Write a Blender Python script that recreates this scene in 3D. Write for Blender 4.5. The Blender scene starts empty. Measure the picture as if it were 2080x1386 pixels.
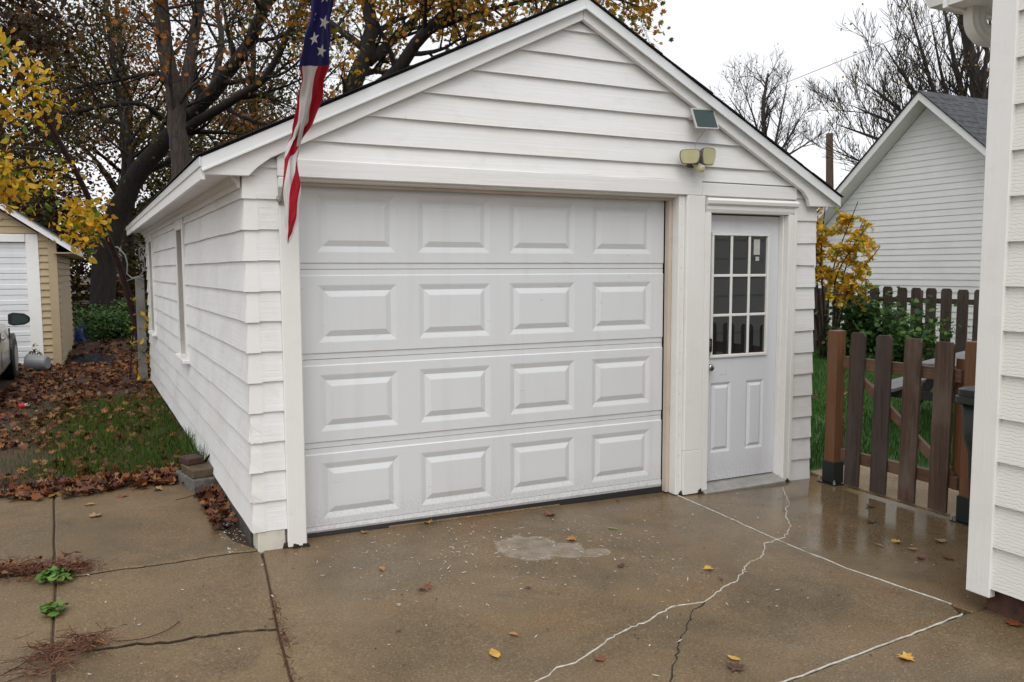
import bpy, math, random
import numpy as np
from mathutils import Vector, Matrix

random.seed(7)
rnd = random.uniform
SC = bpy.context.scene
COL = SC.collection
rad = math.radians

# ------------------------------------------------------------------ camera
cam_data = bpy.data.cameras.new('camera')
cam = bpy.data.objects.new('camera', cam_data)
COL.objects.link(cam)
cam_data.sensor_width = 36.0
cam_data.lens = 28.8
cam_data.clip_start = 0.05
cam_data.clip_end = 1000.0
YAW, PITCH, ROLL = 0.4538, -0.0865, -0.0035
fwd = Vector((math.sin(YAW) * math.cos(PITCH), math.cos(YAW) * math.cos(PITCH), math.sin(PITCH)))
rgt = Vector((math.cos(YAW), -math.sin(YAW), 0))
upv = rgt.cross(fwd)
r2 = math.cos(ROLL) * rgt + math.sin(ROLL) * upv
u2 = -math.sin(ROLL) * rgt + math.cos(ROLL) * upv
mw = Matrix.Identity(4)
for i in range(3):
    mw[i][0], mw[i][1], mw[i][2] = r2[i], u2[i], -fwd[i]
mw.translation = (-0.96, -4.8403, 1.592)
cam.matrix_world = mw
SC.camera = cam

# ------------------------------------------------------------------ sky, sun, exposure
TO_SUN = Vector((-0.30, -0.56, 0.92)).normalized()
world = bpy.data.worlds.new('World')
SC.world = world
world.use_nodes = True
wn, wl = world.node_tree.nodes, world.node_tree.links
wn.clear()
sky = wn.new('ShaderNodeTexSky')
sky.sky_type = 'NISHITA'
sky.sun_disc = False
sky.sun_elevation = math.asin(TO_SUN.z)
sky.sun_rotation = math.atan2(TO_SUN.x, TO_SUN.y)
sky.air_density = 1.0
sky.dust_density = 1.5
sky.ozone_density = 1.0
hs = wn.new('ShaderNodeHueSaturation')
hs.inputs['Saturation'].default_value = 0.10
wl.new(sky.outputs[0], hs.inputs['Color'])
bg = wn.new('ShaderNodeBackground')
bg.inputs['Strength'].default_value = 0.15
cloud = wn.new('ShaderNodeMix')      # a closed, even cloud layer in front of the clear sky
cloud.data_type = 'RGBA'
cloud.inputs['Factor'].default_value = 0.8
cloud.inputs['B'].default_value = (5.75, 5.85, 6.05, 1)
wl.new(hs.outputs[0], cloud.inputs['A'])
wl.new(cloud.outputs['Result'], bg.inputs['Color'])
wo = wn.new('ShaderNodeOutputWorld')
wl.new(bg.outputs[0], wo.inputs['Surface'])
sun_d = bpy.data.lights.new('sun', 'SUN')
sun_d.energy = 1.3
sun_d.angle = rad(50)
sun_d.color = (1.0, 0.98, 0.95)
sun = bpy.data.objects.new('sun', sun_d)
COL.objects.link(sun)
sun.rotation_euler = (-TO_SUN).to_track_quat('-Z', 'Y').to_euler()
sun.location = (0, 0, 30)
SC.view_settings.view_transform = 'Standard'
SC.view_settings.look = 'None'
SC.view_settings.exposure = 0.30
SC.view_settings.gamma = 1.0
SC.view_settings.use_curve_mapping = False
SC.render.engine = 'CYCLES'
SC.cycles.use_denoising = True
SC.cycles.max_bounces = 6
SC.cycles.transparent_max_bounces = 8

# ------------------------------------------------------------------ materials
def L(c):
    """sRGB 0-255 triple -> linear rgba"""
    o = []
    for v in c:
        v = v / 255.0
        o.append(v / 12.92 if v <= 0.04045 else ((v + 0.055) / 1.055) ** 2.4)
    return (*o, 1.0)

class NT:
    def __init__(s, name):
        s.m = bpy.data.materials.new(name)
        s.m.use_nodes = True
        s.t = s.m.node_tree
        s.t.nodes.clear()
        s.out = s.t.nodes.new('ShaderNodeOutputMaterial')
        s.b = s.t.nodes.new('ShaderNodeBsdfPrincipled')
        s.t.links.new(s.b.outputs[0], s.out.inputs['Surface'])
        s.pos = s.t.nodes.new('ShaderNodeNewGeometry')
    def n(s, typ, **kw):
        nd = s.t.nodes.new(typ)
        for k, v in kw.items():
            setattr(nd, k, v)
        return nd
    def link(s, a, b):
        s.t.links.new(a, b)
    def vec(s, scale, src=None):
        mp = s.n('ShaderNodeMapping')
        mp.inputs['Scale'].default_value = scale
        s.link(src if src is not None else s.pos.outputs['Position'], mp.inputs['Vector'])
        return mp.outputs[0]
    def noise(s, scale, detail=4, rough=0.55, dist=0.0, src=None):
        nz = s.n('ShaderNodeTexNoise')
        nz.inputs['Scale'].default_value = 1.0
        nz.inputs['Detail'].default_value = detail
        nz.inputs['Roughness'].default_value = rough
        nz.inputs['Distortion'].default_value = dist
        if not isinstance(scale, (tuple, list)):
            scale = (scale,) * 3
        s.link(s.vec(scale, src), nz.inputs['Vector'])
        return nz.outputs[0]
    def ramp(s, fac, stops):
        r = s.n('ShaderNodeValToRGB')
        e = r.color_ramp.elements
        while len(e) < len(stops):
            e.new(0.5)
        for el, (p, c) in zip(e, stops):
            el.position = p
            el.color = c if len(c) == 4 else (*c, 1)
        s.link(fac, r.inputs[0])
        return r.outputs[0]
    def step(s, fac, lo, hi):
        mr = s.n('ShaderNodeMapRange')
        mr.inputs['From Min'].default_value = lo
        mr.inputs['From Max'].default_value = hi
        s.link(fac, mr.inputs['Value'])
        return mr.outputs[0]
    def mix(s, fac, a, b, mode='MIX'):
        mx = s.n('ShaderNodeMix', data_type='RGBA', blend_type=mode)
        for sock, v in ((mx.inputs['Factor'], fac), (mx.inputs['A'], a), (mx.inputs['B'], b)):
            if hasattr(v, 'is_output') or isinstance(v, bpy.types.NodeSocket):
                s.link(v, sock)
            else:
                sock.default_value = v
        return mx.outputs['Result']
    def math(s, op, a, b=0.0):
        m = s.n('ShaderNodeMath', operation=op)
        for sock, v in ((m.inputs[0], a), (m.inputs[1], b)):
            if isinstance(v, bpy.types.NodeSocket):
                s.link(v, sock)
            else:
                sock.default_value = v
        return m.outputs[0]
    def bump(s, h, strength=0.3, dist=0.01, chain=None):
        b = s.n('ShaderNodeBump')
        b.inputs['Strength'].default_value = strength
        b.inputs['Distance'].default_value = dist
        s.link(h, b.inputs['Height'])
        if chain is not None:
            s.link(chain, b.inputs['Normal'])
        return b.outputs[0]
    def color(s, c):
        if isinstance(c, bpy.types.NodeSocket):
            s.link(c, s.b.inputs['Base Color'])
        else:
            s.b.inputs['Base Color'].default_value = c
    def rough(s, r):
        if isinstance(r, bpy.types.NodeSocket):
            s.link(r, s.b.inputs['Roughness'])
        else:
            s.b.inputs['Roughness'].default_value = r
    def normal(s, nsock):
        s.link(nsock, s.b.inputs['Normal'])

def plain(name, c, rough=0.5, var=0.12, scale=6.0, metal=0.0, spec=0.5, bump=0.0):
    t = NT(name)
    nz = t.noise(scale)
    d = tuple(x * (1 - var * 2) for x in c[:3]) + (1,)
    t.color(t.mix(t.step(nz, 0.3, 0.7), d, c))
    t.rough(rough)
    t.b.inputs['Metallic'].default_value = metal
    t.b.inputs['Specular IOR Level'].default_value = spec
    if bump:
        t.normal(t.bump(t.noise(scale * 6), bump, 0.01))
    return t.m

def painted_wood(name, c, grain=(1.6, 1.6, 70), dirt=(0.62, 0.58, 0.50), amount=0.26, chips=0.68, chipc=(0.26, 0.23, 0.19), bump=0.55, rough=0.5):
    """old house paint on boards: grain along the board, grime and small chips"""
    t = NT(name)
    g = t.noise(grain, 5, 0.6, 0.4)
    big = t.noise(1.7, 4, 0.6)
    grime = t.noise((6, 6, 9), 5, 0.65)
    col = t.mix(t.math('MULTIPLY', t.step(big, 0.42, 0.75), amount), c, (*dirt, 1))
    col = t.mix(t.math('MULTIPLY', t.step(grime, 0.55, 0.85), amount * 1.1), col, (*[d * 0.8 for d in dirt], 1))
    g2 = t.noise(tuple(x * 1.7 for x in grain), 3, 0.7, 0.6)
    patch = t.step(t.noise(3.1, 3, 0.5), 0.55, 0.62)
    crack = t.math('MULTIPLY', t.step(g2, chips, chips + 0.05), patch)
    col = t.mix(t.math('MULTIPLY', crack, 0.55), col, (*chipc, 1))
    t.color(col)
    t.rough(rough)
    n1 = t.bump(g, bump, 0.004)
    t.normal(t.bump(crack, 0.4, -0.003, n1))
    return t.m

def bark(name, c1, c2, sc=(14, 14, 3)):
    t = NT(name)
    g = t.noise(sc, 5, 0.65, 0.8)
    t.color(t.mix(t.step(g, 0.35, 0.65), c1, c2))
    t.rough(0.9)
    t.normal(t.bump(g, 0.9, 0.03))
    return t.m

def weathered_wood(name, c1, c2, c3, sc=(45, 45, 2.0), rough=0.75):
    t = NT(name)
    g = t.noise(sc, 5, 0.65, 0.9)
    col = t.mix(t.step(g, 0.3, 0.7), c1, c2)
    big = t.noise((5, 5, 2.2), 3, 0.6)
    col = t.mix(t.step(big, 0.48, 0.7), col, c3)
    kn = t.n('ShaderNodeTexVoronoi')
    kn.inputs['Scale'].default_value = 1.0
    t.link(t.vec((5, 5, 2.6)), kn.inputs['Vector'])
    knot = t.math('SUBTRACT', 1.0, t.step(kn.outputs['Distance'], 0.06, 0.13))
    col = t.mix(t.math('MULTIPLY', knot, 0.8), col, (c1[0] * 0.4, c1[1] * 0.35, c1[2] * 0.35, 1))
    t.color(col)
    t.rough(rough)
    t.normal(t.bump(g, 0.9, 0.006))
    return t.m

def foliage(name, stops, rough=0.55, trans=0.35, transmul=1.0):
    """leaf faces: every leaf takes its own tone"""
    t = NT(name)
    isl = t.pos.outputs['Random Per Island']
    col = t.ramp(isl, stops)
    t.color(col)
    t.rough(rough)
    t.b.inputs['Specular IOR Level'].default_value = 0.3
    tr = t.n('ShaderNodeBsdfTranslucent')
    t.link(col, tr.inputs['Color'])
    ms = t.n('ShaderNodeMixShader')
    ms.inputs[0].default_value = trans
    t.link(t.b.outputs[0], ms.inputs[1])
    t.link(tr.outputs[0], ms.inputs[2])
    t.link(ms.outputs[0], t.out.inputs['Surface'])
    return t.m

MAT = {}
WHITE = (0.81, 0.81, 0.80, 1)
MAT['siding'] = painted_wood('white_siding_paint', WHITE, amount=0.42, dirt=(0.58, 0.56, 0.51), chips=0.66)
MAT['gable'] = painted_wood('white_gable_paint', (0.80, 0.80, 0.79, 1), grain=(1.1, 1.1, 60), amount=0.26, chips=0.66)
MAT['trim'] = painted_wood('white_trim_paint', (0.81, 0.80, 0.77, 1), grain=(60, 60, 1.8), amount=0.22, chips=0.70)
MAT['trim_h'] = painted_wood('white_rake_paint', (0.81, 0.805, 0.79, 1), grain=(1.6, 1.6, 40), amount=0.16, chips=0.74)
MAT['corner'] = painted_wood('white_corner_metal', (0.80, 0.79, 0.77, 1), grain=(20, 20, 20), amount=0.2, chips=0.75, bump=0.15, rough=0.4)
MAT['drip'] = plain('white_drip_edge_metal', (0.78, 0.80, 0.80, 1), 0.3, 0.05, 3)
MAT['soffit'] = painted_wood('grey_white_soffit_paint', (0.72, 0.71, 0.69, 1), grain=(3, 30, 30), amount=0.3, chips=0.7)
MAT['reveal'] = painted_wood('beige_weatherstrip', (0.55, 0.47, 0.38, 1), grain=(50, 50, 1.5), dirt=(0.4, 0.33, 0.26), amount=0.5, chips=0.66)
def door_mat(name, c):
    t = NT(name)
    g = t.noise((5, 5, 260), 3, 0.6, 0.2)
    big = t.noise((1.3, 1.3, 1.0), 3, 0.55)
    col = t.mix(t.math('MULTIPLY', t.step(big, 0.4, 0.75), 0.16), c, (0.58, 0.57, 0.54, 1))
    streak = t.noise((9, 9, 0.7), 4, 0.6)
    col = t.mix(t.math('MULTIPLY', t.step(streak, 0.52, 0.78), 0.22), col, (0.50, 0.48, 0.44, 1))
    mark = t.math('MULTIPLY', t.step(t.noise((7, 7, 40), 3, 0.7), 0.66, 0.70), t.step(t.noise(2.3, 2), 0.52, 0.60))
    col = t.mix(t.math('MULTIPLY', mark, 0.35), col, (0.25, 0.24, 0.22, 1))
    sp = t.noise(70, 2, 0.5)
    pz = t.n('ShaderNodeSeparateXYZ')
    t.link(t.pos.outputs['Position'], pz.inputs[0])
    low = t.math('MULTIPLY', t.step(pz.outputs['Z'], 0.22, 0.0), t.step(sp, 0.36, 0.70))
    col = t.mix(t.math('MULTIPLY', low, 0.42), col, (0.27, 0.24, 0.20, 1))
    t.color(col)
    t.rough(0.38)
    t.normal(t.bump(g, 0.22, 0.002))
    return t.m
MAT['gdoor'] = door_mat('white_overhead_door_steel', (0.70, 0.715, 0.73, 1))
MAT['edoor'] = door_mat('white_entry_door_paint', (0.72, 0.735, 0.77, 1))
MAT['rubber'] = plain('black_rubber', (0.018, 0.018, 0.018, 1), 0.6)
MAT['black'] = plain('black_plastic', (0.012, 0.012, 0.013, 1), 0.35)
MAT['chrome'] = plain('worn_chrome', (0.55, 0.55, 0.56, 1), 0.22, 0.1, 20, 1.0)
MAT['steel'] = plain('grey_aluminium', (0.50, 0.49, 0.46, 1), 0.4, 0.15, 14, 0.6)
MAT['core'] = plain('dark_wall_core', (0.10, 0.09, 0.08, 1), 0.9)
MAT['block'] = painted_wood('painted_foundation_block', (0.66, 0.63, 0.55, 1), grain=(25, 25, 25), dirt=(0.35, 0.32, 0.22), amount=0.6, chips=0.66, bump=0.6)
MAT['found'] = plain('dirty_foundation', (0.10, 0.085, 0.07, 1), 0.9, 0.25, 12, bump=0.5)
def glass_mat(name, c=(0.012, 0.014, 0.016, 1), rough=0.03, spec=0.5, ior=2.1):
    t = NT(name)
    t.color(c)
    t.rough(rough)
    t.b.inputs['Specular IOR Level'].default_value = spec
    t.b.inputs['IOR'].default_value = ior
    t.normal(t.bump(t.noise(2.5, 2), 0.02, 0.02))
    return t.m
MAT['glass'] = glass_mat('dark_window_glass')
MAT['paper'] = plain('pale_paper', (0.55, 0.55, 0.50, 1), 0.7, 0.1, 40)
MAT['shingle'] = plain('black_asphalt_shingle', (0.030, 0.030, 0.032, 1), 0.95, 0.3, 40, bump=0.8)
MAT['shingle_grey'] = plain('grey_asphalt_shingle', (0.085, 0.09, 0.10, 1), 0.95, 0.35, 9, bump=0.8)

# wet driveway concrete
def concrete(name, tone=1.0, wet=True):
    t = NT(name)
    fine = t.noise(95, 4, 0.7)
    mid = t.noise(11, 5, 0.6)
    big = t.noise(1.3, 5, 0.65, 0.5)
    stain = t.noise(1.9, 4, 0.6, 0.6)
    rust = t.noise((1.3, 1.6, 1.3), 3, 0.55)
    a = tuple(v * tone for v in (0.185, 0.125, 0.066)) + (1,)
    b = tuple(v * tone for v in (0.100, 0.070, 0.038)) + (1,)
    col = t.mix(t.step(big, 0.36, 0.66), a, b)
    col = t.mix(t.math('MULTIPLY', t.step(mid, 0.35, 0.72), 0.35), col, (0.145 * tone, 0.110 * tone, 0.066 * tone, 1))
    col = t.mix(t.math('MULTIPLY', t.step(stain, 0.56, 0.78), 0.70), col, (0.052, 0.040, 0.027, 1))
    col = t.mix(t.math('MULTIPLY', t.step(rust, 0.52, 0.75), 0.55), col, (0.205, 0.112, 0.046, 1))
    # sand and aggregate grains
    col = t.mix(t.math('MULTIPLY', t.step(fine, 0.55, 0.70), 0.70), col, (0.38 * tone, 0.29 * tone, 0.185 * tone, 1))
    col = t.mix(t.math('MULTIPLY', t.step(fine, 0.45, 0.32), 0.70), col, (0.036, 0.026, 0.016, 1))
    if wet:
        # dried spill of pale sealer in front of the door
        def blob(cx, cy, sx, sy):
            mp = t.n('ShaderNodeMapping')
            mp.inputs['Location'].default_value = (-cx / sx, -cy / sy, 0)
            mp.inputs['Scale'].default_value = (1 / sx, 1 / sy, 0)
            t.link(t.pos.outputs['Position'], mp.inputs['Vector'])
            ln = t.n('ShaderNodeVectorMath', operation='LENGTH')
            t.link(mp.outputs[0], ln.inputs[0])
            return ln.outputs['Value']
        wob = t.math('MULTIPLY', t.math('SUBTRACT', t.noise(7, 4, 0.6), 0.5), 0.9)
        d = t.math('ADD', t.math('MINIMUM', t.math('MINIMUM', blob(1.17, -0.70, 0.20, 0.22), blob(1.33, -0.83, 0.13, 0.14)), blob(1.46, -0.94, 0.10, 0.07)), wob)
        inside = t.step(d, 1.04, 0.90)
        rim = t.math('MULTIPLY', inside, t.step(d, 0.76, 0.98))
        spl = t.math('MULTIPLY', inside, t.math('MULTIPLY', t.step(mid, 0.25, 0.70), 0.34))
        spl = t.math('ADD', spl, t.math('MULTIPLY', t.math('MULTIPLY', rim, t.step(fine, 0.42, 0.6)), 0.40))
        col = t.mix(spl, col, (0.50, 0.47, 0.42, 1))
    t.color(col)
    if wet:
        px = t.n('ShaderNodeSeparateXYZ')
        t.link(t.pos.outputs['Position'], px.inputs[0])
        puddle = t.noise((0.8, 0.9, 0.8), 4, 0.5, 0.4)
        east = t.math('MULTIPLY', t.step(px.outputs['X'], 1.9, 3.0), t.step(px.outputs['Y'], -2.4, -1.4))
        w = t.math('ADD', t.math('MULTIPLY', t.step(puddle, 0.45, 0.65), 0.35), t.math('MULTIPLY', east, 0.65))
        w = t.math('MINIMUM', w, 1.0)
        r = t.math('SUBTRACT', 0.48, t.math('MULTIPLY', w, 0.42))
        t.rough(r)
        t.link(t.math('ADD', 0.22, t.math('MULTIPLY', w, 0.33)), t.b.inputs['Specular IOR Level'])
        bs = t.math('SUBTRACT', 0.35, t.math('MULTIPLY', w, 0.31))
        h = t.math('ADD', t.math('MULTIPLY', fine, 0.6), mid)
        bn = t.n('ShaderNodeBump')
        bn.inputs['Distance'].default_value = 0.005
        t.link(bs, bn.inputs['Strength'])
        t.link(h, bn.inputs['Height'])
        t.normal(bn.outputs[0])
    else:
        t.rough(0.7)
        t.normal(t.bump(mid, 0.3, 0.004))
    return t.m
MAT['concrete'] = concrete('wet_driveway_concrete')
MAT['concrete_old'] = concrete('old_driveway_concrete', 1.0)
MAT['walk'] = concrete('pale_walk_concrete', 1.9, False)
def seal_mat():
    t = NT('white_joint_sealant')
    a = t.noise(28, 4, 0.65)
    b = t.noise(6, 3, 0.6)
    col = t.mix(t.step(a, 0.35, 0.7), (0.42, 0.39, 0.33, 1), (0.66, 0.65, 0.61, 1))
    col = t.mix(t.math('MULTIPLY', t.step(b, 0.55, 0.72), 0.75), col, (0.17, 0.13, 0.085, 1))
    t.color(col)
    t.rough(0.65)
    t.normal(t.bump(a, 0.6, 0.004))
    return t.m
MAT['sealant'] = seal_mat()

# ------------------------------------------------------------------ mesh tools
class MB:
    def __init__(s):
        s.v, s.f, s.mi = [], [], []
    def add(s, vs, fs, m=0):
        o = len(s.v)
        s.v += [tuple(p) for p in vs]
        s.f += [tuple(i + o for i in f) for f in fs]
        s.mi += [m] * len(fs)
        return s
    def box(s, x0, x1, y0, y1, z0, z1, M=None, m=0):
        p = [Vector((x, y, z)) for z in (z0, z1) for y in (y0, y1) for x in (x0, x1)]
        if M is not None:
            p = [M @ q for q in p]
        return s.add(p, [(0, 2, 3, 1), (4, 5, 7, 6), (0, 1, 5, 4), (2, 6, 7, 3), (0, 4, 6, 2), (1, 3, 7, 5)], m)
    def loft(s, rings, cap=True, closed=True, m=0):
        o = [p for r in rings for p in r]
        n = len(rings[0])
        fs = []
        for i in range(len(rings) - 1):
            for j in range(n if closed else n - 1):
                k = (j + 1) % n
                fs.append((i * n + j, i * n + k, (i + 1) * n + k, (i + 1) * n + j))
        if cap and closed:
            fs.append(tuple(range(n))[::-1])
            fs.append(tuple((len(rings) - 1) * n + j for j in range(n)))
        return s.add(o, fs, m)
    def prism(s, poly, fn, a, b, m=0):
        """poly of 2-D points, fn(u, v, w) -> world, extruded from w=a to w=b"""
        return s.loft([[fn(u, v, a) for u, v in poly], [fn(u, v, b) for u, v in poly]], m=m)
    def tube(s, pts, rads, n=6, cap=True, m=0):
        pts = [Vector(p) for p in pts]
        if not isinstance(rads, (list, tuple)):
            rads = [rads] * len(pts)
        rings = []
        prev = None
        for i, p in enumerate(pts):
            t = (pts[min(i + 1, len(pts) - 1)] - pts[max(i - 1, 0)])
            if t.length < 1e-9:
                t = Vector((0, 0, 1))
            t.normalize()
            if prev is None:
                a = Vector((0, 0, 1)) if abs(t.z) < 0.9 else Vector((1, 0, 0))
                prev = t.cross(a).normalized()
            else:
                prev = (prev - t * prev.dot(t))
                prev = prev.normalized() if prev.length > 1e-6 else t.orthogonal().normalized()
            q = t.cross(prev)
            rings.append([p + (prev * math.cos(2 * math.pi * j / n) + q * math.sin(2 * math.pi * j / n)) * rads[i] for j in range(n)])
        return s.loft(rings, cap, m=m)
    def build(s, name, mat, parent=None, bevel=0.0, smooth=False, seg=1):
        me = bpy.data.meshes.new(name)
        me.from_pydata(s.v, [], s.f)
        ms = mat if isinstance(mat, (list, tuple)) else [mat]
        for k in ms:
            me.materials.append(MAT[k] if isinstance(k, str) else k)
        if len(ms) > 1:
            me.polygons.foreach_set('material_index', s.mi)
        if smooth:
            me.polygons.foreach_set('use_smooth', [True] * len(me.polygons))
        me.update()
        return link(name, me, parent, bevel, seg)

def link(name, me, parent=None, bevel=0.0, seg=1):
    o = bpy.data.objects.new(name, me)
    COL.objects.link(o)
    if bevel:
        b = o.modifiers.new('bevel', 'BEVEL')
        b.width = bevel
        b.segments = seg
        b.limit_method = 'ANGLE'
        b.angle_limit = rad(40)
    adopt(o, parent)
    return o

def adopt(o, parent):
    if parent is not None:
        o.parent = parent
        pw = Matrix.Translation(parent.location) if parent.type == 'EMPTY' else Matrix.Identity(4)
        o.matrix_parent_inverse = pw.inverted()

def np_mesh(name, V, F, mat, parent=None, smooth=False):
    """many equal-sized polygons at once: V (n,3), F (m,k)"""
    V = np.asarray(V, dtype=np.float32)
    F = np.asarray(F, dtype=np.int32)
    me = bpy.data.meshes.new(name)
    me.vertices.add(len(V))
    me.vertices.foreach_set('co', V.ravel())
    m, k = F.shape
    me.loops.add(m * k)
    me.loops.foreach_set('vertex_index', F.ravel())
    me.polygons.add(m)
    me.polygons.foreach_set('loop_start', np.arange(0, m * k, k, dtype=np.int32))
    try:
        me.polygons.foreach_set('loop_total', np.full(m, k, dtype=np.int32))
    except Exception:
        pass
    me.materials.append(MAT[mat] if isinstance(mat, str) else mat)
    me.update(calc_edges=True)
    me.validate()
    if smooth:
        me.polygons.foreach_set('use_smooth', [True] * len(me.polygons))
    return link(name, me, parent)

def thing(name, loc, label, cat, group=None):
    o = bpy.data.objects.new(name, None)
    o.empty_display_size = 0.2
    COL.objects.link(o)
    o.location = loc
    return tag(o, label, cat, group)

def tag(o, label, cat, group=None):
    o['label'] = label
    o['category'] = cat
    if group:
        o['group'] = group
    return o

def structure(o, label=None):
    o['kind'] = 'structure'
    if label:
        o['label'] = label
    return o

def stuff(o, label=None, cat=None):
    o['kind'] = 'stuff'
    if label:
        o['label'] = label
    if cat:
        o['category'] = cat
    return o

def frame(origin, u, n):
    """wall frame: (along, out, up) -> world"""
    O, U, N = Vector(origin), Vector(u).normalized(), Vector(n).normalized()
    return lambda a, b, z: O + U * a + N * b + Vector((0, 0, z))

def lap(name, F, a0, a1, zb, zt, mat, parent, a0t=None, a1t=None, t=0.020, tt=0.006, jit=0.0015, step=0.3, sag=0.0):
    """one lap board: thin at the top, butt edge proud at the bottom"""
    a0t = a0 if a0t is None else a0t
    a1t = a1 if a1t is None else a1t
    n = max(1, int(abs(a1 - a0) / step))
    rings = []
    sg = [rnd(-sag, sag), rnd(-sag, sag)]
    for i in range(n + 1):
        k = i / n
        xb, xt = a0 + (a1 - a0) * k, a0t + (a1t - a0t) * k
        dz = rnd(-jit, jit) + sg[0] * (1 - k) + sg[1] * k
        dn = rnd(-jit, jit)
        rings.append([F(xb, 0.0, zb + dz), F(xb, t + dn, zb + dz), F(xt, tt, zt), F(xt, -0.004, zt)])
    return MB().loft(rings).build(name, mat, parent)

# ------------------------------------------------------------------ ground and driveway
def gz(x):
    """the apron falls gently to the right"""
    return -0.0155 * x

def soil_mat():
    t = NT('leafy_soil')
    a = t.noise(3.0, 5, 0.65)
    b = t.noise(26, 4, 0.6)
    col = t.mix(t.step(a, 0.35, 0.65), (0.035, 0.022, 0.013, 1), (0.060, 0.030, 0.014, 1))
    col = t.mix(t.math('MULTIPLY', t.step(b, 0.5, 0.7), 0.6), col, (0.10, 0.045, 0.018, 1))
    t.color(col)
    t.rough(0.85)
    t.normal(t.bump(b, 0.7, 0.03))
    return t.m
MAT['soil'] = soil_mat()
def lawn_mat():
    t = NT('green_lawn_soil')
    a = t.noise(1.2, 4, 0.6)
    b = t.noise(38, 4, 0.65)
    col = t.mix(t.step(a, 0.35, 0.65), (0.030, 0.075, 0.012, 1), (0.045, 0.105, 0.018, 1))
    col = t.mix(t.math('MULTIPLY', t.step(b, 0.45, 0.7), 0.6), col, (0.018, 0.045, 0.010, 1))
    t.color(col)
    t.rough(0.85)
    t.normal(t.bump(b, 0.8, 0.03))
    return t.m
MAT['lawn'] = lawn_mat()
structure(MB().add([(-400, -400, -0.16), (400, -400, -0.16), (400, 400, -0.16), (-400, 400, -0.16)], [(0, 1, 2, 3)]).build('ground', 'soil'), 'dark leaf covered soil reaching to the horizon')

drive = thing('driveway', (0, -1, -0.1), '', '')
del drive['category']
structure(drive, 'wet brown concrete driveway slabs in front of the garage')

def jag(pts, amp=0.006, sub=4):
    out = []
    for i in range(len(pts) - 1):
        a, b = Vector(pts[i]), Vector(pts[i + 1])
        for k in range(sub):
            p = a.lerp(b, k / sub)
            if i or k:
                p += Vector((rnd(-amp, amp), rnd(-amp, amp)))
            out.append((p.x, p.y))
    out.append(tuple(pts[-1]))
    return out

def slab(poly, mat='concrete', dz=0.0, tilt=True):
    f = lambda u, v, w: Vector((u, v, (gz(u) if tilt else 0) + dz + w))
    # counter-clockwise from above
    ar = sum(poly[i][0] * poly[(i + 1) % len(poly)][1] - poly[(i + 1) % len(poly)][0] * poly[i][1] for i in range(len(poly)))
    if ar < 0:
        poly = poly[::-1]
    return MB().prism(poly, f, -0.12, 0.0).build('slab', mat, drive, bevel=0.006)

def offs(pts, dx=0.0, dy=0.0):
    return [(x + dx, y + dy) for x, y in pts]

JM = jag([(-0.247, -0.121), (-0.302, -0.685), (-0.353, -1.205), (-0.392, -1.731), (-0.43, -2.3), (-0.50, -3.4), (-0.58, -5.2)], 0.002, 3)
J2 = jag([(-1.40, 2.2), (-1.376, 1.538), (-1.322, 0.533), (-1.278, -0.149), (-1.246, -0.931), (-1.224, -1.345), (-1.19, -2.3), (-1.15, -5.2)], 0.003, 3)
C1 = jag([(-0.262, -0.118), (-0.492, -0.101), (-0.699, -0.129), (-0.846, -0.129), (-0.966, -0.116), (-1.106, -0.132), (-1.272, -0.150)], 0.007)
C2 = jag([(-0.360, -1.214), (-0.484, -1.162), (-0.577, -1.158), (-0.688, -1.145), (-0.807, -1.149), (-0.921, -1.112), (-1.071, -1.104), (-1.230, -1.046)], 0.007)
S1 = jag([(2.668, -0.10), (2.635, -0.718), (2.594, -1.198), (2.59, -1.727), (2.66, -2.30)], 0.002, 3)
S2 = jag([(2.60, -2.398), (2.371, -2.428), (2.073, -2.459), (1.67, -2.5), (1.34, -2.533), (1.036, -2.572), (0.2, -2.66), (-0.47, -2.75)], 0.002, 3)
def between(pl, y0, y1):
    return [p for p in pl if y1 <= p[1] <= y0]
# main apron
slab(offs(between(JM, 0.0, -2.74), 0.004) + [(-0.46, -2.745)] + S2[::-1][1:-1] + [(2.60, -2.385)] + offs(S1[::-1], -0.003) + [(2.668, 0.3), (-0.1, 0.3), (-0.1, -0.112)])
# gate side slab
slab(offs(S1, 0.003) + [(2.67, -2.40), (4.02, -2.40), (4.02, -1.4), (4.02, -0.8), (4.015, -0.36), (4.05, -0.06), (4.05, 0.3), (2.674, 0.3)])
# slab beside the house
slab(offs(S2, 0, -0.006)[:-1] + [(-0.462, -2.752)] + offs(between(JM, -2.8, -6), 0.004) + [(4.0, -5.2), (4.0, -2.41), (2.7, -2.406)])
# old strip left of the apron, broken twice
wallx = lambda y: -0.28 - 0.03 * (y + 0.12)
slab(offs(C1, 0, 0.006) + offs(between(J2, 1.66, -0.14)[::-1], 0.005) + [(-1.37, 1.70), (-0.9, 1.70), (-0.5, 1.66), (-0.47, 1.2), (-0.44, 0.5), (-0.37, 0.1)], 'concrete_old', 0.004)
slab(offs(C1, 0, -0.006) + offs(between(J2, -0.16, -1.04), 0.005) + offs(C2[::-1], 0, 0.005) + offs(between(JM, -0.16, -1.2)[::-1], -0.005), 'concrete_old', -0.002)
slab(offs(C2, 0, -0.007) + offs(between(J2, -1.06, -6), 0.005) + offs(between(JM, -1.23, -6)[::-1], -0.005), 'concrete_old', -0.006)
# far left strip
slab(offs(between(J2, 2.0, 0.1), -0.005) + [(-1.31, 0.09), (-3.2, 0.06), (-3.2, 2.1), (-1.75, 2.0)], 'concrete_old', 0.002)
slab(offs(between(J2, -0.14, -6), -0.005) + [(-3.2, -5.2), (-3.2, 0.0), (-1.55, 0.01), (-1.292, -0.06)], 'concrete_old', -0.003)
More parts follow.
